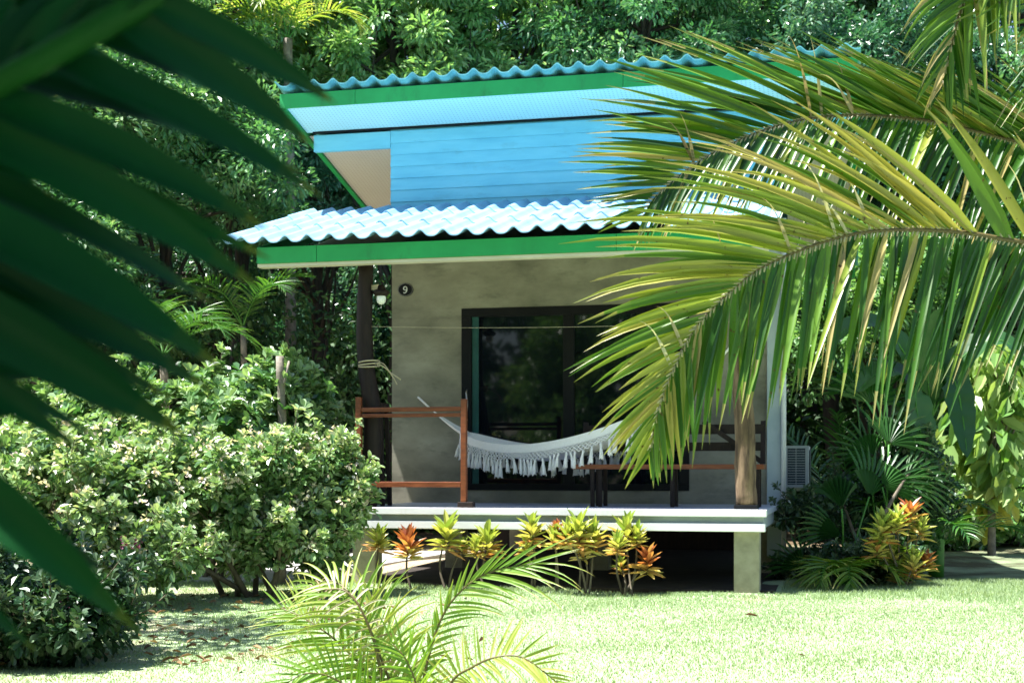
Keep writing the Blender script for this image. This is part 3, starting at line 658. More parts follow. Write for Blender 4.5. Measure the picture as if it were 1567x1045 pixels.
for a in (('red leaved croton on a single bare cane, beside the left porch pillar', 627, 13.86, [(625, 838, 27)], ['croton_r'], 1),
          ('yellow green croton with reddish lower leaves, next to the all red one', 686, 13.78, [(684, 822, 30), (708, 838, 14)], ['croton_y', 'croton_y'], 2),
          ('short croton mixing lime and rust leaves, half hidden by the young palm frond', 748, 13.70, [(746, 834, 27), (728, 840, 18)], ['croton_y', 'croton_y'], 3),
          ('tall tufted croton of dark rust and yellow leaves under the hammock tassels', 818, 13.62, [(814, 815, 25), (806, 838, 17)], ['croton_y', 'croton_y'], 4),
          ('croton with red tipped top leaves squeezed between two taller crotons', 852, 13.60, [(848, 826, 20), (852, 808, 12)], ['croton_y', 'croton_r'], 41),
          ('largest croton, several canes carrying yellow heads with copper leaves', 893, 13.52, [(886, 818, 30), (868, 822, 22), (908, 826, 26), (893, 842, 22)], ['croton_y', 'croton_y', 'croton_y', 'croton_r'], 5),
          ('forked croton with a separate low red head leaning out to one side', 958, 13.46, [(958, 818, 27), (945, 836, 18), (975, 824, 20), (990, 862, 25), (950, 868, 16)], ['croton_y', 'croton_y', 'croton_y', 'croton_r', 'croton_y'], 6),
          ('small yellow croton tuft beside the flowering shrub and left pillar', 582, 13.75, [(580, 830, 22)], ['croton_y'], 7)):
    croton(*a)
for o in list(C.objects):
    if o.get('category') == 'croton': o['group'] = CR
croton('copper and cream leaved croton bush on the lawn edge beside fan palms', 1383, 13.85, [(1350, 812, 27), (1342, 838, 22), (1372, 800, 22), (1392, 790, 24), (1408, 812, 20), (1366, 856, 24), (1398, 868, 24), (1376, 880, 20), (1418, 862, 18)], ['croton_y', 'croton_y', 'croton_y', 'croton_r', 'croton_y'], 9)
# flowering shrubs on the left
def shrub(label, base, blobs, mat, seed, L, per, cr, bl=None, nbl=0, ros=False, name='flowering_shrub', cat='shrub', nl=22, asp=.56, stems=5):
    rng = np.random.default_rng(seed); t = thing(name, label, cat, base)
    cl = np.vstack([crown_clumps(rng, c, r, n, .5, -.8) for c, r, n in blobs]); cl = cl + rng.standard_normal(cl.shape) * cr * .3
    cl = cl[cl[:, 2] > G + .1]
    fb = MB()
    if ros:
        n = len(cl) * per; tips = np.repeat(cl, per, 0) + rng.standard_normal((n, 3)) * cr * np.array([1, 1, .7])
        ctr = np.mean(cl, 0); d = nz(tips - ctr) * .6 + np.array([0, -.1, .8]) + .45 * rdir(rng, n)
        rosettes(fb, rng, tips, d, 7, L, asp, var=rng.random(n))
    else:
        foliage(fb, rng, cl, per, cr, L, asp, flat=.75, up=1.0, lv=.4, blunt=True)
        n = int(len(cl) * per * .05); tips = np.repeat(cl, max(1, n // len(cl)), 0); tips = tips + rdir(rng, len(tips)) * cr * np.array([1.15, 1.15, 1.0])
        d = rdir(rng, len(tips)) * .5 + np.array([0, -.3, .8]); rosettes(fb, rng, tips, d, 6, L * 1.05, asp, var=rng.random(len(tips)))
    ctr = np.mean(cl, 0); out = cl[np.argsort(-np.linalg.norm((cl - ctr) / (np.std(cl, 0) + .05), axis=1))[:int(len(cl) * .6)]]; tw = MB()
    for c in out:                                 # loose shoots that break the outline
        for _ in range(2):
            d = nz(nz(c - ctr) * .8 + np.array([0, -.15, .75]) + .55 * rdir(rng, 1)[0]); Ls = cr * (.9 + 1.3 * rng.random()); k = int(5 + 6 * rng.random())
            sp = spline([c, c + d * Ls * .5, c + d * Ls + np.array([0, 0, .25 * Ls * rng.normal()])], k); tw.tube(sp, np.linspace(.006, .003, k), 4, cap=False)
            q = np.repeat(sp, 2, 0); leaves(fb, rng, q, d + rdir(rng, 2 * k) * 1.0, np.array([0, -.2, 1]) + rdir(rng, 2 * k) * .6, L * (.6 + .6 * rng.random(2 * k)), L * asp * .9, var=np.clip(.45 + .55 * rng.random(2 * k), 0, 1))
            rosettes(fb, rng, sp[-1:], d[None], 6, L, asp, var=np.array([.5 + .5 * rng.random()]))
    fb.build('foliage', M[mat], t, off=base)
    sb = tw; base = np.asarray(base, float)
    for k in range(stems):
        e = cl[rng.integers(len(cl))]; f = base + np.array([rng.normal() * .12, rng.normal() * .12, -.05])
        sp = spline([f, (f + e) / 2 + rdir(rng, 1)[0] * .15, e], 10); sb.tube(sp, np.linspace(.03, .010, 10), 7)
        for _ in range(nl // stems):
            a = sp[rng.integers(3, 9)]; e2 = cl[np.argsort(np.linalg.norm(cl - a, axis=1))[rng.integers(0, min(25, len(cl)))]]
            sb.tube(spline([a, (a + e2) / 2 + rdir(rng, 1)[0] * .06, e2], 6), np.linspace(.012, .004, 6), 5)
    sb.build('stem', M['branch'], t, off=base, smooth=True)
    if bl:
        bb = MB(); c = cl[rng.choice(len(cl), min(nbl, len(cl)), replace=False)] + rdir(rng, min(nbl, len(cl))) * cr * np.array([1, 1, .9]) + np.array([0, -.08, .09])
        n = len(c) * 9; cc = np.repeat(c, 9, 0) + rng.standard_normal((n, 3)) * .022
        leaves(bb, rng, cc, rdir(rng, n) + np.array([0, 0, .5]), np.array([0, 0, 1]) + rdir(rng, n) * .7, *((.022, .018) if bl == 'blossomp' else (.042, .032)), var=rng.random(n)); bb.build('blossom', M[bl], t, off=base)
    return t
shrub('broad flowering shrub with pinkish white blossom in front of the porch corner', (-2.35, 13.0, G),
      [((-2.75, 13.0, .98), (.95, .6, .52), 120), ((-1.72, 13.2, 1.02), (.38, .36, .46), 42), ((-2.2, 13.1, 1.15), (.5, .4, .35), 36), ((-3.3, 12.8, 1.05), (.8, .6, .5), 80), ((-2.1, 13.1, .55), (.6, .4, .3), 44)], 'shrub', 21, .078, 50, .13, 'blossom', 300, stems=9, nl=60)
shrub('sprawling pale leaved shrub with bare twigs at the far side of the worn lawn', (-4.1, 12.2, G),
      [((-4.0, 12.3, 1.0), (1.1, .6, .55), 130), ((-3.3, 12.0, .62), (.7, .45, .38), 52)], 'shrub', 22, .080, 52, .13, 'blossom', 170, stems=8, nl=50)
shrub('taller round leaved shrub behind the flowering ones, beside a cut stem', (-3.2, 15.0, G),
      [((-3.4, 15.0, 1.75), (1.4, .7, .48), 90), ((-2.4, 15.0, 1.85), (.35, .4, .42), 30), ((-2.7, 14.8, 1.2), (.8, .5, .42), 40), ((-4.6, 15.2, 1.6), (.8, .8, .7), 50)], 'shrub2', 23, .115, 11, .15, ros=True, name='round_leaved_shrub', stems=8, nl=50)
shrub('dark glossy shrub with purple blossom in the nearest lawn corner', (-3.0, 8.7, G),
      [((-2.85, 8.8, .42), (.5, .5, .34), 74), ((-3.3, 8.6, .33), (.5, .5, .3), 50), ((-2.6, 8.4, .22), (.28, .25, .16), 16)], 'shrubd', 24, .062, 70, .12, 'blossomp', 7, stems=6, nl=36)
# cut stem with young leaves beside the porch
cs = thing('cut_stem', 'pale cut tree stem sticking up out of the round leaved shrub', 'stem', P(430, 0, 14.4) * np.array([1, 1, 0]) + np.array([0, 0, G]))
b = MB(); o_ = np.array(cs.location); a_ = P(428, 545, 14.4); rng = np.random.default_rng(2)
b.tube(spline([o_, (o_ + a_) / 2 + np.array([.03, 0, 0]), a_], 14), np.linspace(.05, .04, 14), 10, jit=.06, rng=rng); b.tube([a_ - np.array([0, 0, .45]), a_ + np.array([.10, -.02, -.05])], [.02, .012], 7)
b.build('trunk', M['palebark'], cs, off=o_, smooth=True)
# ------------------------------------------------------------------ young palm in front
def young_palm():
    rng = np.random.default_rng(31); Y = 7.35; k = Y / F
    base = P(640, 0, Y); base[2] = G
    t = thing('young_palm', 'young palm with split arching fronds growing out of the near lawn', 'palm', base)
    def fr(px, up, n, lA, aA, lB, aB, W=.0175, dA=.3, dB=.3, var=(.3, .85), mat='palmg', ys=None, **kw):
        pts = [P(x, y, Y + (ys[i] if ys else 0)) for i, (x, y) in enumerate(px)]; ml, mr = MB(), MB()
        frond(ml, mr, pts, n, up, None if lA is None else [v * k for v in lA], aA, None if lB is None else [v * k for v in lB], aB, W, rng, dA, dB, var=var, r0=.010, r1=.003, **kw)
        f = ml.build('frond', M[mat], t, off=base, smooth=True); mr.build('midrib', M['rachis'], f, off=base, smooth=True)
    up = (0.1, -.85, .5)
    fr([(640, 1120), (650, 1030), (676, 945), (712, 898), (756, 873), (818, 862)], up, 30, [10, 35, 60, 110, 140, 95], [45, 45, 45, 45, 30, 12], [10, 22, 30, 46, 85, 85], [30, 28, 24, 20, 15, 10], dA=.5, dB=.1, ys=[0, 0, -.05, -.1, -.15, -.2], var=(.25, .7))
    fr([(632, 1120), (592, 1030), (566, 962), (540, 912), (505, 888), (470, 902)], up, 34, [40, 110, 120, 100, 70, 50], [60, 60, 55, 50, 45, 30], [40, 120, 150, 130, 80, 50], [60, 65, 60, 55, 50, 40], dA=.9, dB=.7, ys=[0, 0, -.05, 0, .1, .15], var=(.45, 1.0))
    fr([(650, 1130), (690, 1045), (720, 1022), (756, 1006), (800, 1006), (856, 1046)], (.0, -.9, .4), 34, [50, 60, 70, 80, 90, 60], [60, 50, 45, 40, 30, 20], [30, 60, 62, 58, 55, 35], [100, 90, 82, 66, 50, 25], dA=.5, dB=.1, ys=[0, -.1, -.2, -.3, -.35, -.4], var=(.72, 1.0))
    fr([(630, 1130), (570, 1040), (520, 985), (470, 948), (430, 930)], up, 30, [40, 90, 110, 100, 60], [60, 60, 50, 40, 20], [40, 110, 130, 110, 60], [60, 60, 50, 40, 25], dA=.25, dB=.4, ys=[0, .1, .1, .15, .2], var=(.3, .85))
    fr([(640, 1130), (612, 1050), (590, 990), (575, 945), (570, 910)], (.3, -.8, .3), 22, [40, 80, 100, 90, 60], [50, 45, 38, 30, 18], [40, 90, 110, 100, 60], [50, 45, 38, 30, 18], dA=.2, dB=.25, ys=[0, .0, .15, .25, .3], var=(.5, .95))
    fr([(625, 1140), (560, 1080), (515, 1040), (470, 1030), (430, 1050)], (0, -.8, .6), 28, [40, 80, 90, 80, 50], [60, 60, 50, 40, 20], [40, 80, 90, 80, 50], [60, 60, 50, 40, 25], dA=.2, dB=.6, ys=[0, -.2, -.3, -.35, -.4], var=(.15, .6))
    fr([(650, 1140), (640, 1060), (622, 1010), (600, 985)], (.3, -.8, .3), 20, [40, 80, 90, 60], [50, 45, 38, 20], [40, 80, 90, 60], [50, 45, 38, 20], dA=.5, dB=.6, ys=[0, -.2, -.3, -.3], var=(.2, .7))
    fr([(590, 1060), (566, 962), (530, 905), (480, 905)], up, 18, [20, 60, 70, 40], [80, 80, 75, 60], [20, 70, 80, 50], [85, 80, 70, 60], W=.012, dA=1.6, dB=1.5, ys=[-.02, -.06, -.03, .06], var=(.0, .8), mat='palmdry')
young_palm()
# ------------------------------------------------------------------ the large coconut palm on the right
def coco():
    rng = np.random.default_rng(77); Y = 6.79; k = Y / F
    base = np.array([3.85, 7.0, G])
    t = thing('coconut_palm', 'large coconut palm arching yellowing fronds in front of the porch', 'palm', base)
    crown = P(1800, 330, 7.1)
    tb = MB(); tb.tube(spline([base - np.array([0, 0, .2]), base + np.array([-.12, 0, .8]), crown + np.array([.1, 0, -.1])], 14), np.linspace(.19, .13, 14), 14, jit=.03, rng=rng); tb.build('trunk', M['palebark'], t, off=base, smooth=True)
    def fr(px, ys, up, n, lA, aA, lB, aB, W=.036, dA=.2, dB=.25, var=(.3, .8), dry=0, **kw):
        pts = [P(x, y, yy) for (x, y), yy in zip(px, ys)]; ml, mr = MB(), MB()
        frond(ml, mr, pts, n, up, None if lA is None else [v * k for v in lA], aA, None if lB is None else [v * k for v in lB], aB, W, rng, dA, dB, var=var, **kw)
        f = ml.build('frond', M['palm'], t, off=base, smooth=True); mr.build('midrib', M['rachis'], f, off=base, smooth=True)
        if dry:
            sp = spline(pts, 60)
            for _ in range(dry):
                db = MB()
                i = int(rng.integers(6, 54)); T = nz(sp[min(i + 1, 59)] - sp[i - 1])
                d = np.array([-.5 * rng.random() - .1, -.3, .75]) + .2 * rdir(rng, 1)[0]
                leaflet(db, sp[i], d, np.array([.2, -1, .2]), rng.uniform(70, 160) * k, .018, .2, rng.random(), rng, seg=9, tip0=.9, brk=rng.uniform(.4, .6))
                db.build('dry_leaflet', M['palmdry'], f, off=base, smooth=True)
        return f
    yel = lambda t, r: (.95 if t < .5 else .86) + r.normal() * .14 if r.random() < .8 else .45
    dk = lambda t, r: np.clip(.12 + .75 * max(0, t - .38) + r.normal() * .17 + (.4 if r.random() < .18 else 0), 0, 1)
    # A side = S = T x up : for a rachis running left with the blade facing the viewer this is the upper side
    # lower frond
    fr([(1800, 330), (1690, 372), (1567, 371), (1480, 357), (1380, 352), (1290, 362), (1180, 402), (1125, 440), (1064, 502), (1029, 567), (1007, 628), (994, 690)],
       [7.110, 6.952, 6.794, 6.715, 6.652, 6.620, 6.596, 6.596, 6.636, 6.652, 6.675, 6.715], (.1, -1, .22), 132,
       [120, 190, 205, 290, 305, 280, 230, 150, 60], [72, 68, 60, 36, 28, 32, 34, 32, 24],
       [230, 270, 270, 265, 260, 240, 200, 150, 55], [48, 48, 56, 68, 72, 58, 40, 26, 14], dA=.3, dB=.16, varfA=yel, varfB=dk, r0=.017, r1=.004, W=.037, dry=9, tip0=.86, liftA=.2, liftB=.05, keepA=lambda t: (.28, 1.7) if t < .37 else (.85, 1.0))
    # upper frond
    fr([(1830, 340), (1740, 285), (1640, 240), (1550, 216), (1494, 202), (1441, 189), (1384, 181), (1318, 177), (1266, 179), (1213, 187), (1160, 203), (1108, 226), (1064, 251), (1025, 282), (998, 308), (985, 332)],
       [7.189, 7.189, 7.150, 7.110, 7.094, 7.078, 7.071, 7.063, 7.063, 7.071, 7.078, 7.094, 7.110, 7.126, 7.150, 7.157], (.05, -1, .30), 125,
       [200, 250, 265, 270, 285, 285, 255, 190, 70], [20, 17, 15, 15, 19, 27, 33, 38, 45],
       [230, 250, 260, 260, 240, 215, 180, 140, 50], [62, 64, 68, 72, 70, 60, 46, 32, 16], dA=.14, dB=.2, varfA=lambda t, r: .47 + r.normal() * .2, varfB=lambda t, r: .2 + r.normal() * .16 + (.4 if r.random() < .2 else 0), r0=.015, r1=.004, W=.032, dry=8, tip0=.86, liftA=.12)
    # hanging frond at the top edge
    fr([(1810, 260), (1720, 40), (1610, -120), (1530, -90), (1480, -10), (1458, 60), (1440, 135)], [7.110, 7.031, 6.952, 6.873, 6.873, 6.889, 6.913], (.1, -1, .1), 70,
       [150, 220, 250, 240, 190, 130, 60], [40, 50, 60, 60, 45, 35, 20],
       [150, 220, 250, 260, 200, 150, 70], [40, 45, 60, 60, 40, 25, 15], dA=.8, dB=.55, var=(.2, .75), r0=.022, r1=.006, W=.034, tip0=.9)
    fr([(1810, 240), (1740, 60), (1660, -80), (1580, -110), (1520, -85)], [7.110, 7.189, 7.189, 7.110, 7.031], (.1, -1, .3), 50,
       [120, 200, 230, 200, 120], [60, 55, 45, 35, 25], [200, 260, 270, 240, 180], [70, 80, 88, 85, 70], dA=.4, dB=.9, var=(.15, .8), W=.034, tip0=.85)
    # fronds of the same crown beyond the frame: they shade the ones in view
    for az, el, ln, ar in ((10, 35, 2.6, 95), (-50, 40, 2.6, 95), (-110, 48, 2.4, 90), (-15, 62, 2.6, 80)):
        rp = auto_frond(crown, R(az), R(el), ln, R(ar)); ml, mr = MB(), MB()
        frond(ml, mr, rp, 46, (0.01, 0, 1), [.3, .65, .7, .55, .2], [80, 68, 58, 45, 22], [.3, .65, .7, .55, .2], [80, 68, 58, 45, 22], .043, rng, .5, .5, .3, .3, (.2, .8), .024, .004, .1)
        f = ml.build('frond', M['palm'], t, off=base, smooth=True); mr.build('midrib', M['rachis'], f, off=base, smooth=True)
coco()
# ------------------------------------------------------------------ dark frond close to the viewer
def near_frond():
    rng = np.random.default_rng(12); Y0 = 1.62
    base = np.array([-1.35, 1.2, G])
    t = thing('shade_palm', 'dark green palm close to the viewer with broad drooping leaflets in shade', 'palm', base)
    tb = MB(); top = P(-420, -60, 1.9); tb.tube(spline([base, (base + top) / 2 + np.array([-.1, 0, 0]), top], 12), np.linspace(.07, .04, 12), 12, jit=.03, rng=rng); tb.build('trunk', M['palebark'], t, off=base, smooth=True)
    def one(rach, lfs, W0, dep, Yb, rr=.012):
        sp = spline([P(x, y, Yb + dy) for x, y, dy in rach], 40); mr = MB(); mr.tube(sp, np.linspace(rr, rr * .5, 40), 10); ml = MB()
        for (x0, y0, x1, y1, w, dv, sag, va) in lfs:
            a = P(x0, y0, Yb + .01); e = P(x1, y1, Yb + dv); L = np.linalg.norm(e - a); d = (e - a) / L
            nrm = np.array([rng.normal() * .2, -1, .45 + rng.normal() * .15]); sd = np.cross(d, nrm); sd /= np.linalg.norm(sd); nn = np.cross(sd, d)
            A = []; tp = []; seg = 12
            for i in range(seg + 1):
                s = i / seg; w = w * 1.0; ww = w * .74 / F * Yb * min(1, .55 + s * 3) * max(.02, 1 - max(0, (s - .42) / .58) ** 1.6)
                c = a + d * L * s + np.array([0, 0, 1]) * sag * .35 / F * Yb * 4 * s * (1 - s) + nn * .01 * math.sin(s * 3)
                A.append([c + sd * ww / 2 + nn * ww * .22, c + sd * ww * .25 + nn * ww * .1, c, c - sd * ww * .25 + nn * ww * .1, c - sd * ww / 2 + nn * ww * .22])
                if i < seg: tp += [max(0, (s - .82) / .18) * .8] * 4
            ml.grid(np.array(A), var=np.clip(va + rng.normal() * .1, 0, 1), tip=np.array(tp))
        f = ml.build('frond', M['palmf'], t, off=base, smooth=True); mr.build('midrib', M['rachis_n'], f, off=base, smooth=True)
    rach = [(300, -40, .05), (187, 22, 0), (90, 78, -.02), (0, 128, -.03), (-90, 195, 0), (-160, 310, .05), (-200, 470, .1), (-215, 660, .15), (-210, 860, .2)]
    lf = [(225, 0, 514, 160, 74, .10, 12, .4), (180, 30, 482, 226, 88, .08, 20, .3), (135, 55, 452, 205, 80, .16, 14, .2), (70, 90, 494, 304, 92, .06, 22, .4), (10, 125, 470, 270, 70, .2, 14, .1),
          (-30, 150, 412, 354, 96, .05, 22, .5), (-70, 185, 402, 444, 104, .02, 24, .5), (-90, 210, 415, 398, 80, .10, 26, .6), (-120, 250, 330, 470, 80, .22, 20, .1), (-150, 300, 347, 570, 130, .0, 32, .4), (-165, 330, 200, 520, 100, .12, 24, .2), (-165, 350, 250, 540, 90, .2, 20, .0),
          (-175, 410, 288, 668, 128, .06, 34, .4), (-190, 450, 200, 640, 100, .2, 20, .2), (-170, 370, 330, 600, 90, .14, 24, .1), (-190, 430, 262, 610, 90, .16, 20, .2), (-195, 500, 128, 692, 70, .1, 14, .2), (-205, 560, 60, 640, 70, .15, 14, .2), (-212, 640, 214, 968, 120, .05, 62, .8), (-214, 720, 182, 884, 70, .12, 24, .1), (-214, 780, 60, 1000, 50, .12, 14, .3),
          (270, -25, 497, 6, 60, .12, 10, .7), (290, -35, 440, -30, 60, .1, 10, .5),
          (150, 45, 330, -60, 70, .0, 8, .3), (90, 78, 260, -60, 76, .02, 8, .2), (20, 115, 200, -50, 76, .02, 8, .2), (-40, 160, 120, -40, 80, .05, 8, .1), (-90, 200, 40, -30, 80, .06, 8, .1), (-110, 230, -20, 20, 80, .06, 8, .1)]
    lf += [(150, 48, 372, 152, 46, .22, 10, .1), (-10, 138, 300, 292, 50, .25, 12, .1), (-80, 200, 300, 392, 50, .2, 14, .1), (-150, 320, 280, 546, 46, .2, 16, .1), (-190, 440, 205, 652, 48, .18, 18, .1), (-200, 520, 150, 672, 60, .2, 12, .3)]
    one(rach, lf, 80, 0, Y0, .018)
    rach2 = [(-120, -80, .0), (-150, 100, 0), (-190, 300, .05), (-220, 520, .1), (-230, 760, .15)]
    lf2 = [(-190, -40 + i * 62, 150 - i * 5 + rng.normal() * 40, 60 + i * 52 + rng.normal() * 14, 112, rng.normal() * .08, 24, .15 + .15 * rng.random()) for i in range(12)]
    lf2 += [(-60, -70 + i * 20, 210 + i * 20, -20 + i * 36, 80, rng.normal() * .06, 14, .15) for i in range(4)]
    one(rach2, lf2, 80, 0, Y0 + .28, .012)
near_frond()
# ------------------------------------------------------------------ garden on the right
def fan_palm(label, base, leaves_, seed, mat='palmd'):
    """leaves_: (centre xyz, radius, facing, tilt) pleated fans on long stalks"""
    rng = np.random.default_rng(seed); t = thing('fan_palm', label, 'palm', base)
    for c, r, face, rot, span, pl, sp_ in leaves_:
        face = nz(np.array(face, float)); upv = np.array([0, 0, 1.]); sx = nz(np.cross(upv, face)); upv = np.cross(face, sx)
        n = pl * 2 + 1; A = np.zeros((6, n, 3)); split = np.zeros((5, n - 1), bool); cut = .62
        b = MB()
        for j in range(n):
            a = R(rot) + (j / (n - 1) - .5) * R(span)
            d = sx * math.sin(a) + upv * math.cos(a)
            for i in range(6):
                q = .04 + i / 5 * r * (.58 if sp_ else 1) * (1 - .06 * rng.random() * (i == 5)); z = (.028 if j % 2 else -.028) * (q / r) + .12 * r * (q / r) ** 2 * -1 * abs(math.sin((j / (n - 1) - .5) * 2)) 
                A[i, j] = np.asarray(c) + d * q + face * z - np.array([0, 0, .25 * r * (q / r) ** 3 * abs(math.sin(a))])
        b.grid(A, var=rng.random() * .5 + .2)
        if sp_:                                     # free finger tips beyond the united blade
            for j in range(1, n, 2):
                dd = nz(A[5, j] - A[4, j]); leaflet(b, A[5, j] - dd * .02, dd, face, r * .62, r * 1.7 / n, .35, rng.random() * .6 + .1, rng, seg=4)
        f = b.build('leaf_fan', M[mat], t, off=base)
        s = MB(); s.tube(spline([np.asarray(base), (np.asarray(base) + np.asarray(c)) / 2 + np.array([rng.normal() * .06, 0, .12]), np.asarray(c)], 9), .010, 6); s.build('stalk', M['rachis_g'], f, off=base, smooth=True)
gb = lambda px, Y: (float((px - 783.5) / F * Y), Y, G)
fan_palm('fan palm with a wide pleated leaf catching light under the air conditioner', gb(1290, 14.5),
         [(P(1288, 778, 14.4), .40, (-.1, -.8, .6), -5, 62, 9, False), (P(1290, 820, 14.6), .42, (.2, -.9, .4), -60, 70, 9, True), (P(1330, 760, 14.7), .5, (.4, -.8, .3), 25, 80, 10, True), (P(1230, 870, 14.6), .35, (-.3, -.8, .3), -50, 90, 9, True), (P(1320, 865, 14.3), .34, (.3, -.8, .4), 40, 90, 9, True)], 51)
fan_palm('dark fan palm with split finger leaves between air conditioner and croton bush', gb(1355, 14.9),
         [(P(1350, 745, 14.8), .5, (.1, -1, .5), 60, 110, 12, True), (P(1385, 735, 14.9), .5, (.3, -1, .4), 75, 110, 12, True), (P(1335, 700, 15.1), .42, (-.2, -1, .3), -30, 120, 12, True), (P(1310, 600, 16.4), .5, (-.2, -1, .3), -20, 140, 12, True), (P(1335, 620, 15.3), .55, (.1, -1, .3), 10, 150, 12, True), (P(1360, 680, 15.0), .5, (.2, -1, .3), 30, 130, 12, True)], 52)
palm_plant('feather_palm', 'low feather palm with one sunlit drooping frond at the right pillar', gb(1292, 14.2), [(235, 66, .85, 165), (262, 60, .85, 150), (215, 62, .7, 150), (310, 60, .8, 130), (345, 60, 1.0, 110)], 'palmg', 53, W=.034, L=.34, n=20, var=(.0, .6))
palm_plant('feather_palm', 'taller shaded feather palm behind the air conditioner beside the house corner', gb(1300, 17.0), [(290, 72, 1.9, 75), (330, 60, 2.0, 90), (165, 76, 2.3, 70), (250, 80, 2.3, 60), (20, 66, 2.0, 80), (130, 78, 2.4, 60), (60, 70, 2.2, 80)], 'palmd', 54, W=.032, L=.42, n=26)
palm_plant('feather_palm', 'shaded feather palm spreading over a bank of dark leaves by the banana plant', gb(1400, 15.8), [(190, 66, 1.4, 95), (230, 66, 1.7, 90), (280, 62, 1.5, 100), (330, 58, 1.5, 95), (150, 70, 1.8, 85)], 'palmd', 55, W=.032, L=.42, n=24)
def banana():
    rng = np.random.default_rng(56); base = np.array(gb(1432, 15.6)); t = thing('banana_plant', 'banana plant with broad dark hanging leaves beside the yellow leaved tree', 'banana plant', base)
    s = MB(); s.tube(spline([base, base + np.array([.02, 0, .8]), base + np.array([-.05, 0, 1.5])], 10), np.linspace(.09, .05, 10), 12); s.build('stem', M['rachis_g'], t, off=base, smooth=True)
    for pts, w, face in (([(1420, 640), (1410, 590), (1400, 600), (1412, 680), (1430, 760)], .36, (.5, -1, .3)), ([(1425, 640), (1440, 580), (1462, 585), (1475, 650), (1480, 700)], .3, (-.3, -1, .2)), ([(1415, 640), (1380, 575), (1345, 570), (1310, 600)], .34, (.1, -.6, .9)),
                         ([(1425, 640), (1420, 560), (1430, 500), (1450, 470)], .34, (-.5, -1, .1)), ([(1420, 640), (1395, 560), (1350, 500), (1300, 500), (1270, 530)], .34, (.0, -.7, .9)), ([(1425, 640), (1470, 550), (1530, 520), (1580, 560)], .34, (.1, -.7, .9))):
        sp = spline([P(x, y, 15.6 - .1 * i) for i, (x, y) in enumerate(pts)], 22); face = nz(np.array(face, float)); A = np.zeros((22, 7, 3)); tan = nz(np.gradient(sp, axis=0))
        for i in range(22):
            s_ = i / 21; sd = nz(np.cross(tan[i], face)); ww = w * (max(0, math.sin(math.pi * min(1, max(0, (s_ - .12) / .88)) ** .8)) ** .6 + .03)
            for j in range(7):
                q = (j - 3) / 3; A[i, j] = sp[i] + sd * q * ww / 2 * (1 + .06 * math.sin(i * 2.3)) + nz(np.cross(sd, tan[i])) * (.12 * abs(q) * ww + .012 * math.sin(i * 1.9 + q * 2))
        b = MB(); b.grid(A, var=rng.random()); f = b.build('leaf', M['banana'], t, off=base, smooth=True)
        m_ = MB(); m_.tube(sp, np.linspace(.014, .004, 22), 6); m_.build('midrib', M['rachis_g'], f, off=base, smooth=True)
banana()
def lime_tree():
    rng = np.random.default_rng(57); base = np.array(gb(1518, 19.5)); t = thing('lime_leaved_tree', 'slender young tree with big drooping lime and yellow leaves', 'tree', base)
    top = P(1520, 560, 19.5); cl = np.vstack([crown_clumps(rng, P(1512, 640, 19.5), (.62, .6, .85), 46, .3, -.9), crown_clumps(rng, P(1530, 560, 19.6), (.7, .6, .5), 24, .3, -.9), crown_clumps(rng, P(1515, 735, 19.4), (.28, .3, .45), 12, .3, -.9)])
    fb = MB(); n = len(cl) * 9; cc = np.repeat(cl, 9, 0) + rng.standard_normal((n, 3)) * .10
    ax = rdir(rng, n) * .7 + np.array([0, -.1, -.75]); nr = rdir(rng, n) * .5 + np.array([0, -.7, .55]); L = .24 + .2 * rng.random(n)
    lowy = np.clip((P(1, 700, 19.5)[2] - cc[:, 2]) * .9, 0, .5)
    leaves(fb, rng, cc, ax, nr, L, L * .42, droop=.2, var=np.clip(rng.random(n) * .75 + lowy, 0, 1)); fb.build('crown', M['yleaf'], t, off=base)
    tb = MB(); limbs(tb, rng, base - np.array([0, 0, .1]), top, .06, cl, 26, .02, .08); tb.build('trunk', M['palebark'], t, off=base, smooth=True)
lime_tree()
shrub('low bright green shrub behind the lime leaved tree trunk', gb(1470, 21.5), [(P(1450, 790, 21.5), (.9, .6, .5), 60), (P(1560, 790, 21.8), (1.1, .6, .65), 70)], 'forest2', 61, .11, 70, .22, name='low_shrub', nl=20)
shrub('leafy shrub filling the gap at the photo edge behind banana plant', gb(1560, 23.5), [(P(1500, 690, 23.5), (1.9, .9, 1.0), 120), (P(1600, 640, 23.6), (1.4, .9, 1.2), 90)], 'forest2', 62, .13, 70, .27, name='garden_shrub', nl=20)
shrub('ground hugging dark shrub below the croton bush and fan palms', gb(1310, 14.6), [(P(1330, 872, 14.5), (.55, .35, .2), 40), (P(1250, 880, 14.9), (.5, .3, .22), 30), (P(1300, 800, 15.3), (.7, .3, .5), 50), (P(1390, 770, 15.3), (.45, .3, .6), 40)], 'shrubd', 63, .07, 50, .13, name='dark_shrub', nl=16)
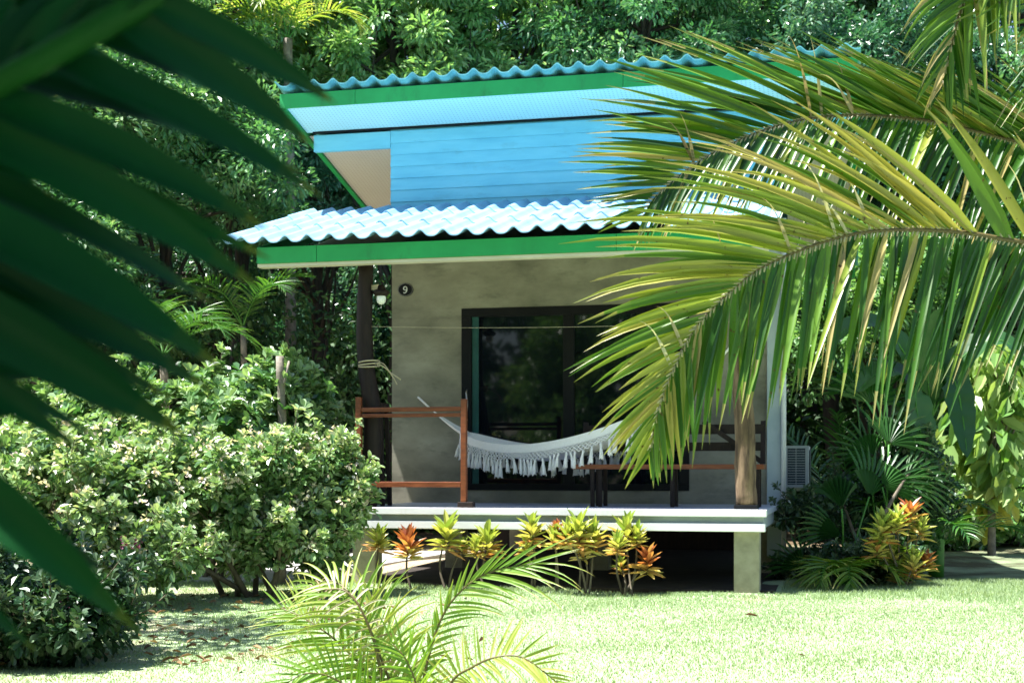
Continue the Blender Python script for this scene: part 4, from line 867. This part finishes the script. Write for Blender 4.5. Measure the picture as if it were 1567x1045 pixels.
# small palms in the gloom on the left
palm_plant('understorey_palm', 'small palm with tan dried fronds among the left trees', gb(20, 17.5), [(10, 55, 1.5, 110), (-20, 62, 1.3, 130), (60, 60, 1.4, 90), (150, 60, 1.4, 100), (-70, 58, 1.3, 110)], 'palmg', 58, trunk=(P(0, 470, 17.5), .07), L=.4, var=(.6, 1))
palm_plant('understorey_palm', 'small green palm in shade behind the round leaved shrub', gb(250, 18.5), [(5, 50, 1.5, 120), (-30, 60, 1.3, 120), (60, 65, 1.4, 90), (120, 60, 1.4, 100), (200, 55, 1.5, 110), (-80, 66, 1.3, 100)], 'palmd', 59, trunk=(P(250, 545, 18.5), .07), L=.42, var=(.4, 1))
palm_plant('understorey_palm', 'slim palm standing in the dark gap beside the porch roof end', gb(370, 20.5), [(0, 70, 1.3, 80), (-50, 60, 1.4, 100), (90, 65, 1.4, 90), (180, 60, 1.4, 100), (230, 66, 1.3, 100)], 'palmd', 60, trunk=(P(372, 500, 20.5), .06), L=.42, var=(.4, 1))
palm_plant('wild_palm', 'pale drooping palm crown above the upper roof\'s left end', gb(440, 22.5), [(-60, 60, 1.6, 130), (-100, 60, 1.6, 130), (-150, 50, 1.6, 130), (-20, 50, 1.6, 130), (90, 60, 1.6, 120), (180, 40, 1.6, 110)], 'palmg', 64, trunk=(P(440, 60, 22.5), .10), L=.5, W=.035, var=(.5, 1))
# ------------------------------------------------------------------ trees behind
TG = 'trees of the wood behind the bungalow'
T = [ # px, Y, crown centre y px, radii, n, mat, leaf, label
    (250, 21.5, 235, (2.0, 1.6, 1.7), 130, 'forest1', .14, 'mid green tree seen between the dark near leaflets'),
    (330, 23.5, 40, (1.8, 1.6, 1.8), 120, 'forest2', .14, 'light leaved tree above the near palm leaflet tips'),
    (470, 24.5, 300, (1.7, 1.4, 1.5), 100, 'forest3', .13, 'dark bluish tree in the gap beside the upper roof'),
    (600, 24.0, 60, (1.7, 1.6, 1.7), 120, 'forest2', .17, 'bright tree with large leaves over the upper roof\'s left half'),
    (790, 25.0, 50, (1.8, 1.6, 1.8), 120, 'forest2', .17, 'bright broad leaved tree above the middle of the upper roof'),
    (985, 24.0, 40, (1.9, 1.6, 1.9), 150, 'forest1', .13, 'dense fine leaved tree behind the raised palm leaflets'),
    (1130, 25.5, 20, (1.8, 1.6, 1.9), 140, 'forest1', .13, 'tall fine leaved tree rising behind the roof near its right end'),
    (1290, 24.0, 120, (1.5, 1.5, 1.5), 110, 'forest3', .14, 'silvery green tree beside the upper roof\'s right corner'),
    (1440, 25.0, 170, (1.6, 1.5, 1.8), 110, 'forest3', .14, 'dark tree behind the hanging palm frond'),
    (1600, 24.0, 260, (1.7, 1.5, 2.0), 110, 'forest1', .14, 'shaded tree at the right edge behind the upper frond'),
    (90, 22.5, 120, (2.0, 1.6, 2.0), 110, 'forest1', .14, 'tree mostly hidden behind the near dark leaflets'),
    (60, 20.5, 420, (1.5, 1.3, 1.3), 80, 'forest1', .13, 'low leafy tree over the small tan palm'),
    (560, 27.5, 470, (2.0, 1.4, 1.6), 90, 'forest3', .13, 'dark small leaved tree behind the porch lamp'),
    (300, 26.0, 430, (2.0, 1.4, 1.6), 90, 'forest3', .13, 'shaded tree behind the understorey palms'),
    (1330, 22.5, 480, (1.3, 1.2, 1.5), 80, 'forest2', .15, 'garden tree partly hidden by the lower palm leaflets'),
    (1520, 25.5, 520, (1.8, 1.3, 1.6), 90, 'forest2', .15, 'sunlit tree above the lime leaved sapling')]
for i, (px, Y, cy, rad, n, mat, L, lab) in enumerate(T):
    c = P(px, cy, Y); tree('forest_tree', lab, float(c[0]), Y, c, rad, int(n * 1.15), 150, .36, L * .80, mat, 100 + i, r0=.17, group=TG)
# taller second rank
T2 = [(160, 29, -60), (420, 30, -20), (900, 29.5, -70), (1060, 30, -10), (1240, 30.5, -60), (1400, 29.5, -40), (1560, 30, 0), (520, 31, 180), (1480, 31, 260)]
LB = ['tall back row tree over the near leaflets', 'tall back row tree behind the pale drooping palm', 'tall back row tree over the roof centre', 'tall back row tree behind the fine leaved one',
      'tall back row tree above the roof\'s right corner', 'tall back row tree behind the hanging frond', 'tall back row tree at the right edge', 'dim back row tree low beside the upper roof', 'dim back row tree low at the right behind palm fronds']
for i, (px, Y, cy) in enumerate(T2):
    c = P(px, cy, Y); tree('back_tree', LB[i], float(c[0]), Y, c, (2.3, 1.8, 2.4), 78, 110, .5, .19, ['forest1', 'woods', 'forest3'][i % 3], 200 + i, r0=.22, group='tall trees of the back row', nl=20)
def wood(name, label, x0, x1, y0, y1, z0, z1, n, L, seed, mat='woods'):
    rng = np.random.default_rng(seed); cl = np.stack([rng.uniform(x0, x1, n), rng.uniform(y0, y1, n), z0 + (z1 - z0) * rng.random(n)], 1)
    b = MB(); foliage(b, rng, cl, 60, .75, L, .5); tag(b.build(name, M[mat]), label, 'woodland', kind='stuff')
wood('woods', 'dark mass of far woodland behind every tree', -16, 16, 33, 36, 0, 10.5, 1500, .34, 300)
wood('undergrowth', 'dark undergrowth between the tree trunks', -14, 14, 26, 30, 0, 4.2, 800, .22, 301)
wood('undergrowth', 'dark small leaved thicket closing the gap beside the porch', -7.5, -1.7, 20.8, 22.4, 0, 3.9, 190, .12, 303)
# viewer's side of the lawn: unseen tree added to shade near palm, reflected trees
tree('added_shade_tree', 'unseen spreading tree added beside the viewer to shade the near palm', -2.6, -.6, (-2.2, .4, 4.9), (2.6, 2.4, 1.3), 200, 130, .42, .16, 'forest1', 401, r0=.2, cat='tree')
tree('lawn_tree', 'round tree on the far lawn behind the viewer, seen in the glass', -7.5, -3.0, (-7.5, -3.0, 3.2), (2.2, 2.0, 2.2), 130, 110, .45, .18, 'forest2', 402, cat='tree')
wood('woods', 'woodland edge closing the lawn behind the viewer', -26, 16, -17, -13, 0, 11, 700, .5, 302, 'forest1')
tree('leaning_tree', 'open crowned tree beside the lawn casting dappled shade over its worn corner', -5.6, 9.4, (-4.5, 9.6, 4.7), (1.1, 1.6, .6), 34, 60, .26, .13, 'forest1', 403, r0=.1, nl=20)
# fallen leaves
def fallen(label, px, py, L, seed, lift=.03):
    rng = np.random.default_rng(seed); Y = F * (CAMZ - G) / (py - 720); p = P(px, py, Y); b = MB(); p[2] = G + lift
    leaves(b, rng, p[None] - np.array([[L / 2, 0, 0]]), np.array([[1, .25, .05]]), np.array([[0, -.2, 1.]]), L, L * .3, .25, .2, np.array([.15]))
    tag(b.build('fallen_leaf', M['deadleaf']), label, 'leaf', 'dead leaves lying on the lawn')
fallen('curled brown leaf lying on the lawn in front of the right pillar', 1152, 946, .13, 1)
fallen('tiny brown leaf out on the open lawn, the nearer one', 1228, 1009, .05, 2)
rng = np.random.default_rng(9); n = 230; x = rng.normal(-2.2, .8, n); y = rng.uniform(8.2, 13.2, n)
b = MB(); a = rng.random(n) * 6.28; leaves(b, rng, np.stack([x, y, np.full(n, G + .03)], 1), np.stack([np.cos(a), np.sin(a), .1 * rng.normal(size=n)], 1), np.stack([.3 * rng.normal(size=n), .3 * rng.normal(size=n), np.ones(n)], 1), .05 + .06 * rng.random(n), .03, .3, .2)
tag(b.build('leaf_litter', M['deadleaf']), 'scattered dead leaves on the worn grass by the shrubs', 'leaf litter', kind='stuff')
# ================================================================== CAMERA, LIGHT, SKY
cam = bpy.data.objects.new('camera', bpy.data.cameras.new('camera')); C.objects.link(cam); SC.camera = cam
cam.location = (0, 0, CAMZ); cam.rotation_euler = (R(90), 0, 0); cd = cam.data
cd.lens = 50; cd.sensor_width = 36; cd.shift_y = 197.5 / 1567; cd.clip_start = .05; cd.clip_end = 500
cd.dof.use_dof = True; cd.dof.focus_distance = 10.0; cd.dof.aperture_fstop = 4.4
to_sun = Vector((-.383, -.055, 1)).normalized()
el = math.asin(to_sun.z); az = math.atan2(to_sun.x, to_sun.y)
sl = bpy.data.lights.new('sun', 'SUN'); sl.energy = 5.0; sl.angle = R(.5); sl.color = (1, .975, .93)
so = bpy.data.objects.new('sun', sl); C.objects.link(so); so.rotation_euler = to_sun.to_track_quat('Z', 'Y').to_euler()
w = bpy.data.worlds.new('World'); SC.world = w; w.use_nodes = True
sk = w.node_tree.nodes.new('ShaderNodeTexSky'); sk.sky_type = 'NISHITA'; sk.sun_disc = False; sk.sun_elevation = el; sk.sun_rotation = az
bg = w.node_tree.nodes['Background']; bg.inputs['Strength'].default_value = .065; w.node_tree.links.new(sk.outputs[0], bg.inputs['Color'])
vs = SC.view_settings; vs.view_transform = 'Standard'; vs.look = 'None'; vs.gamma = 1; vs.exposure = 1.85
cy = SC.cycles; cy.max_bounces = 8; cy.diffuse_bounces = 2; cy.transmission_bounces = 4; cy.use_denoising = True
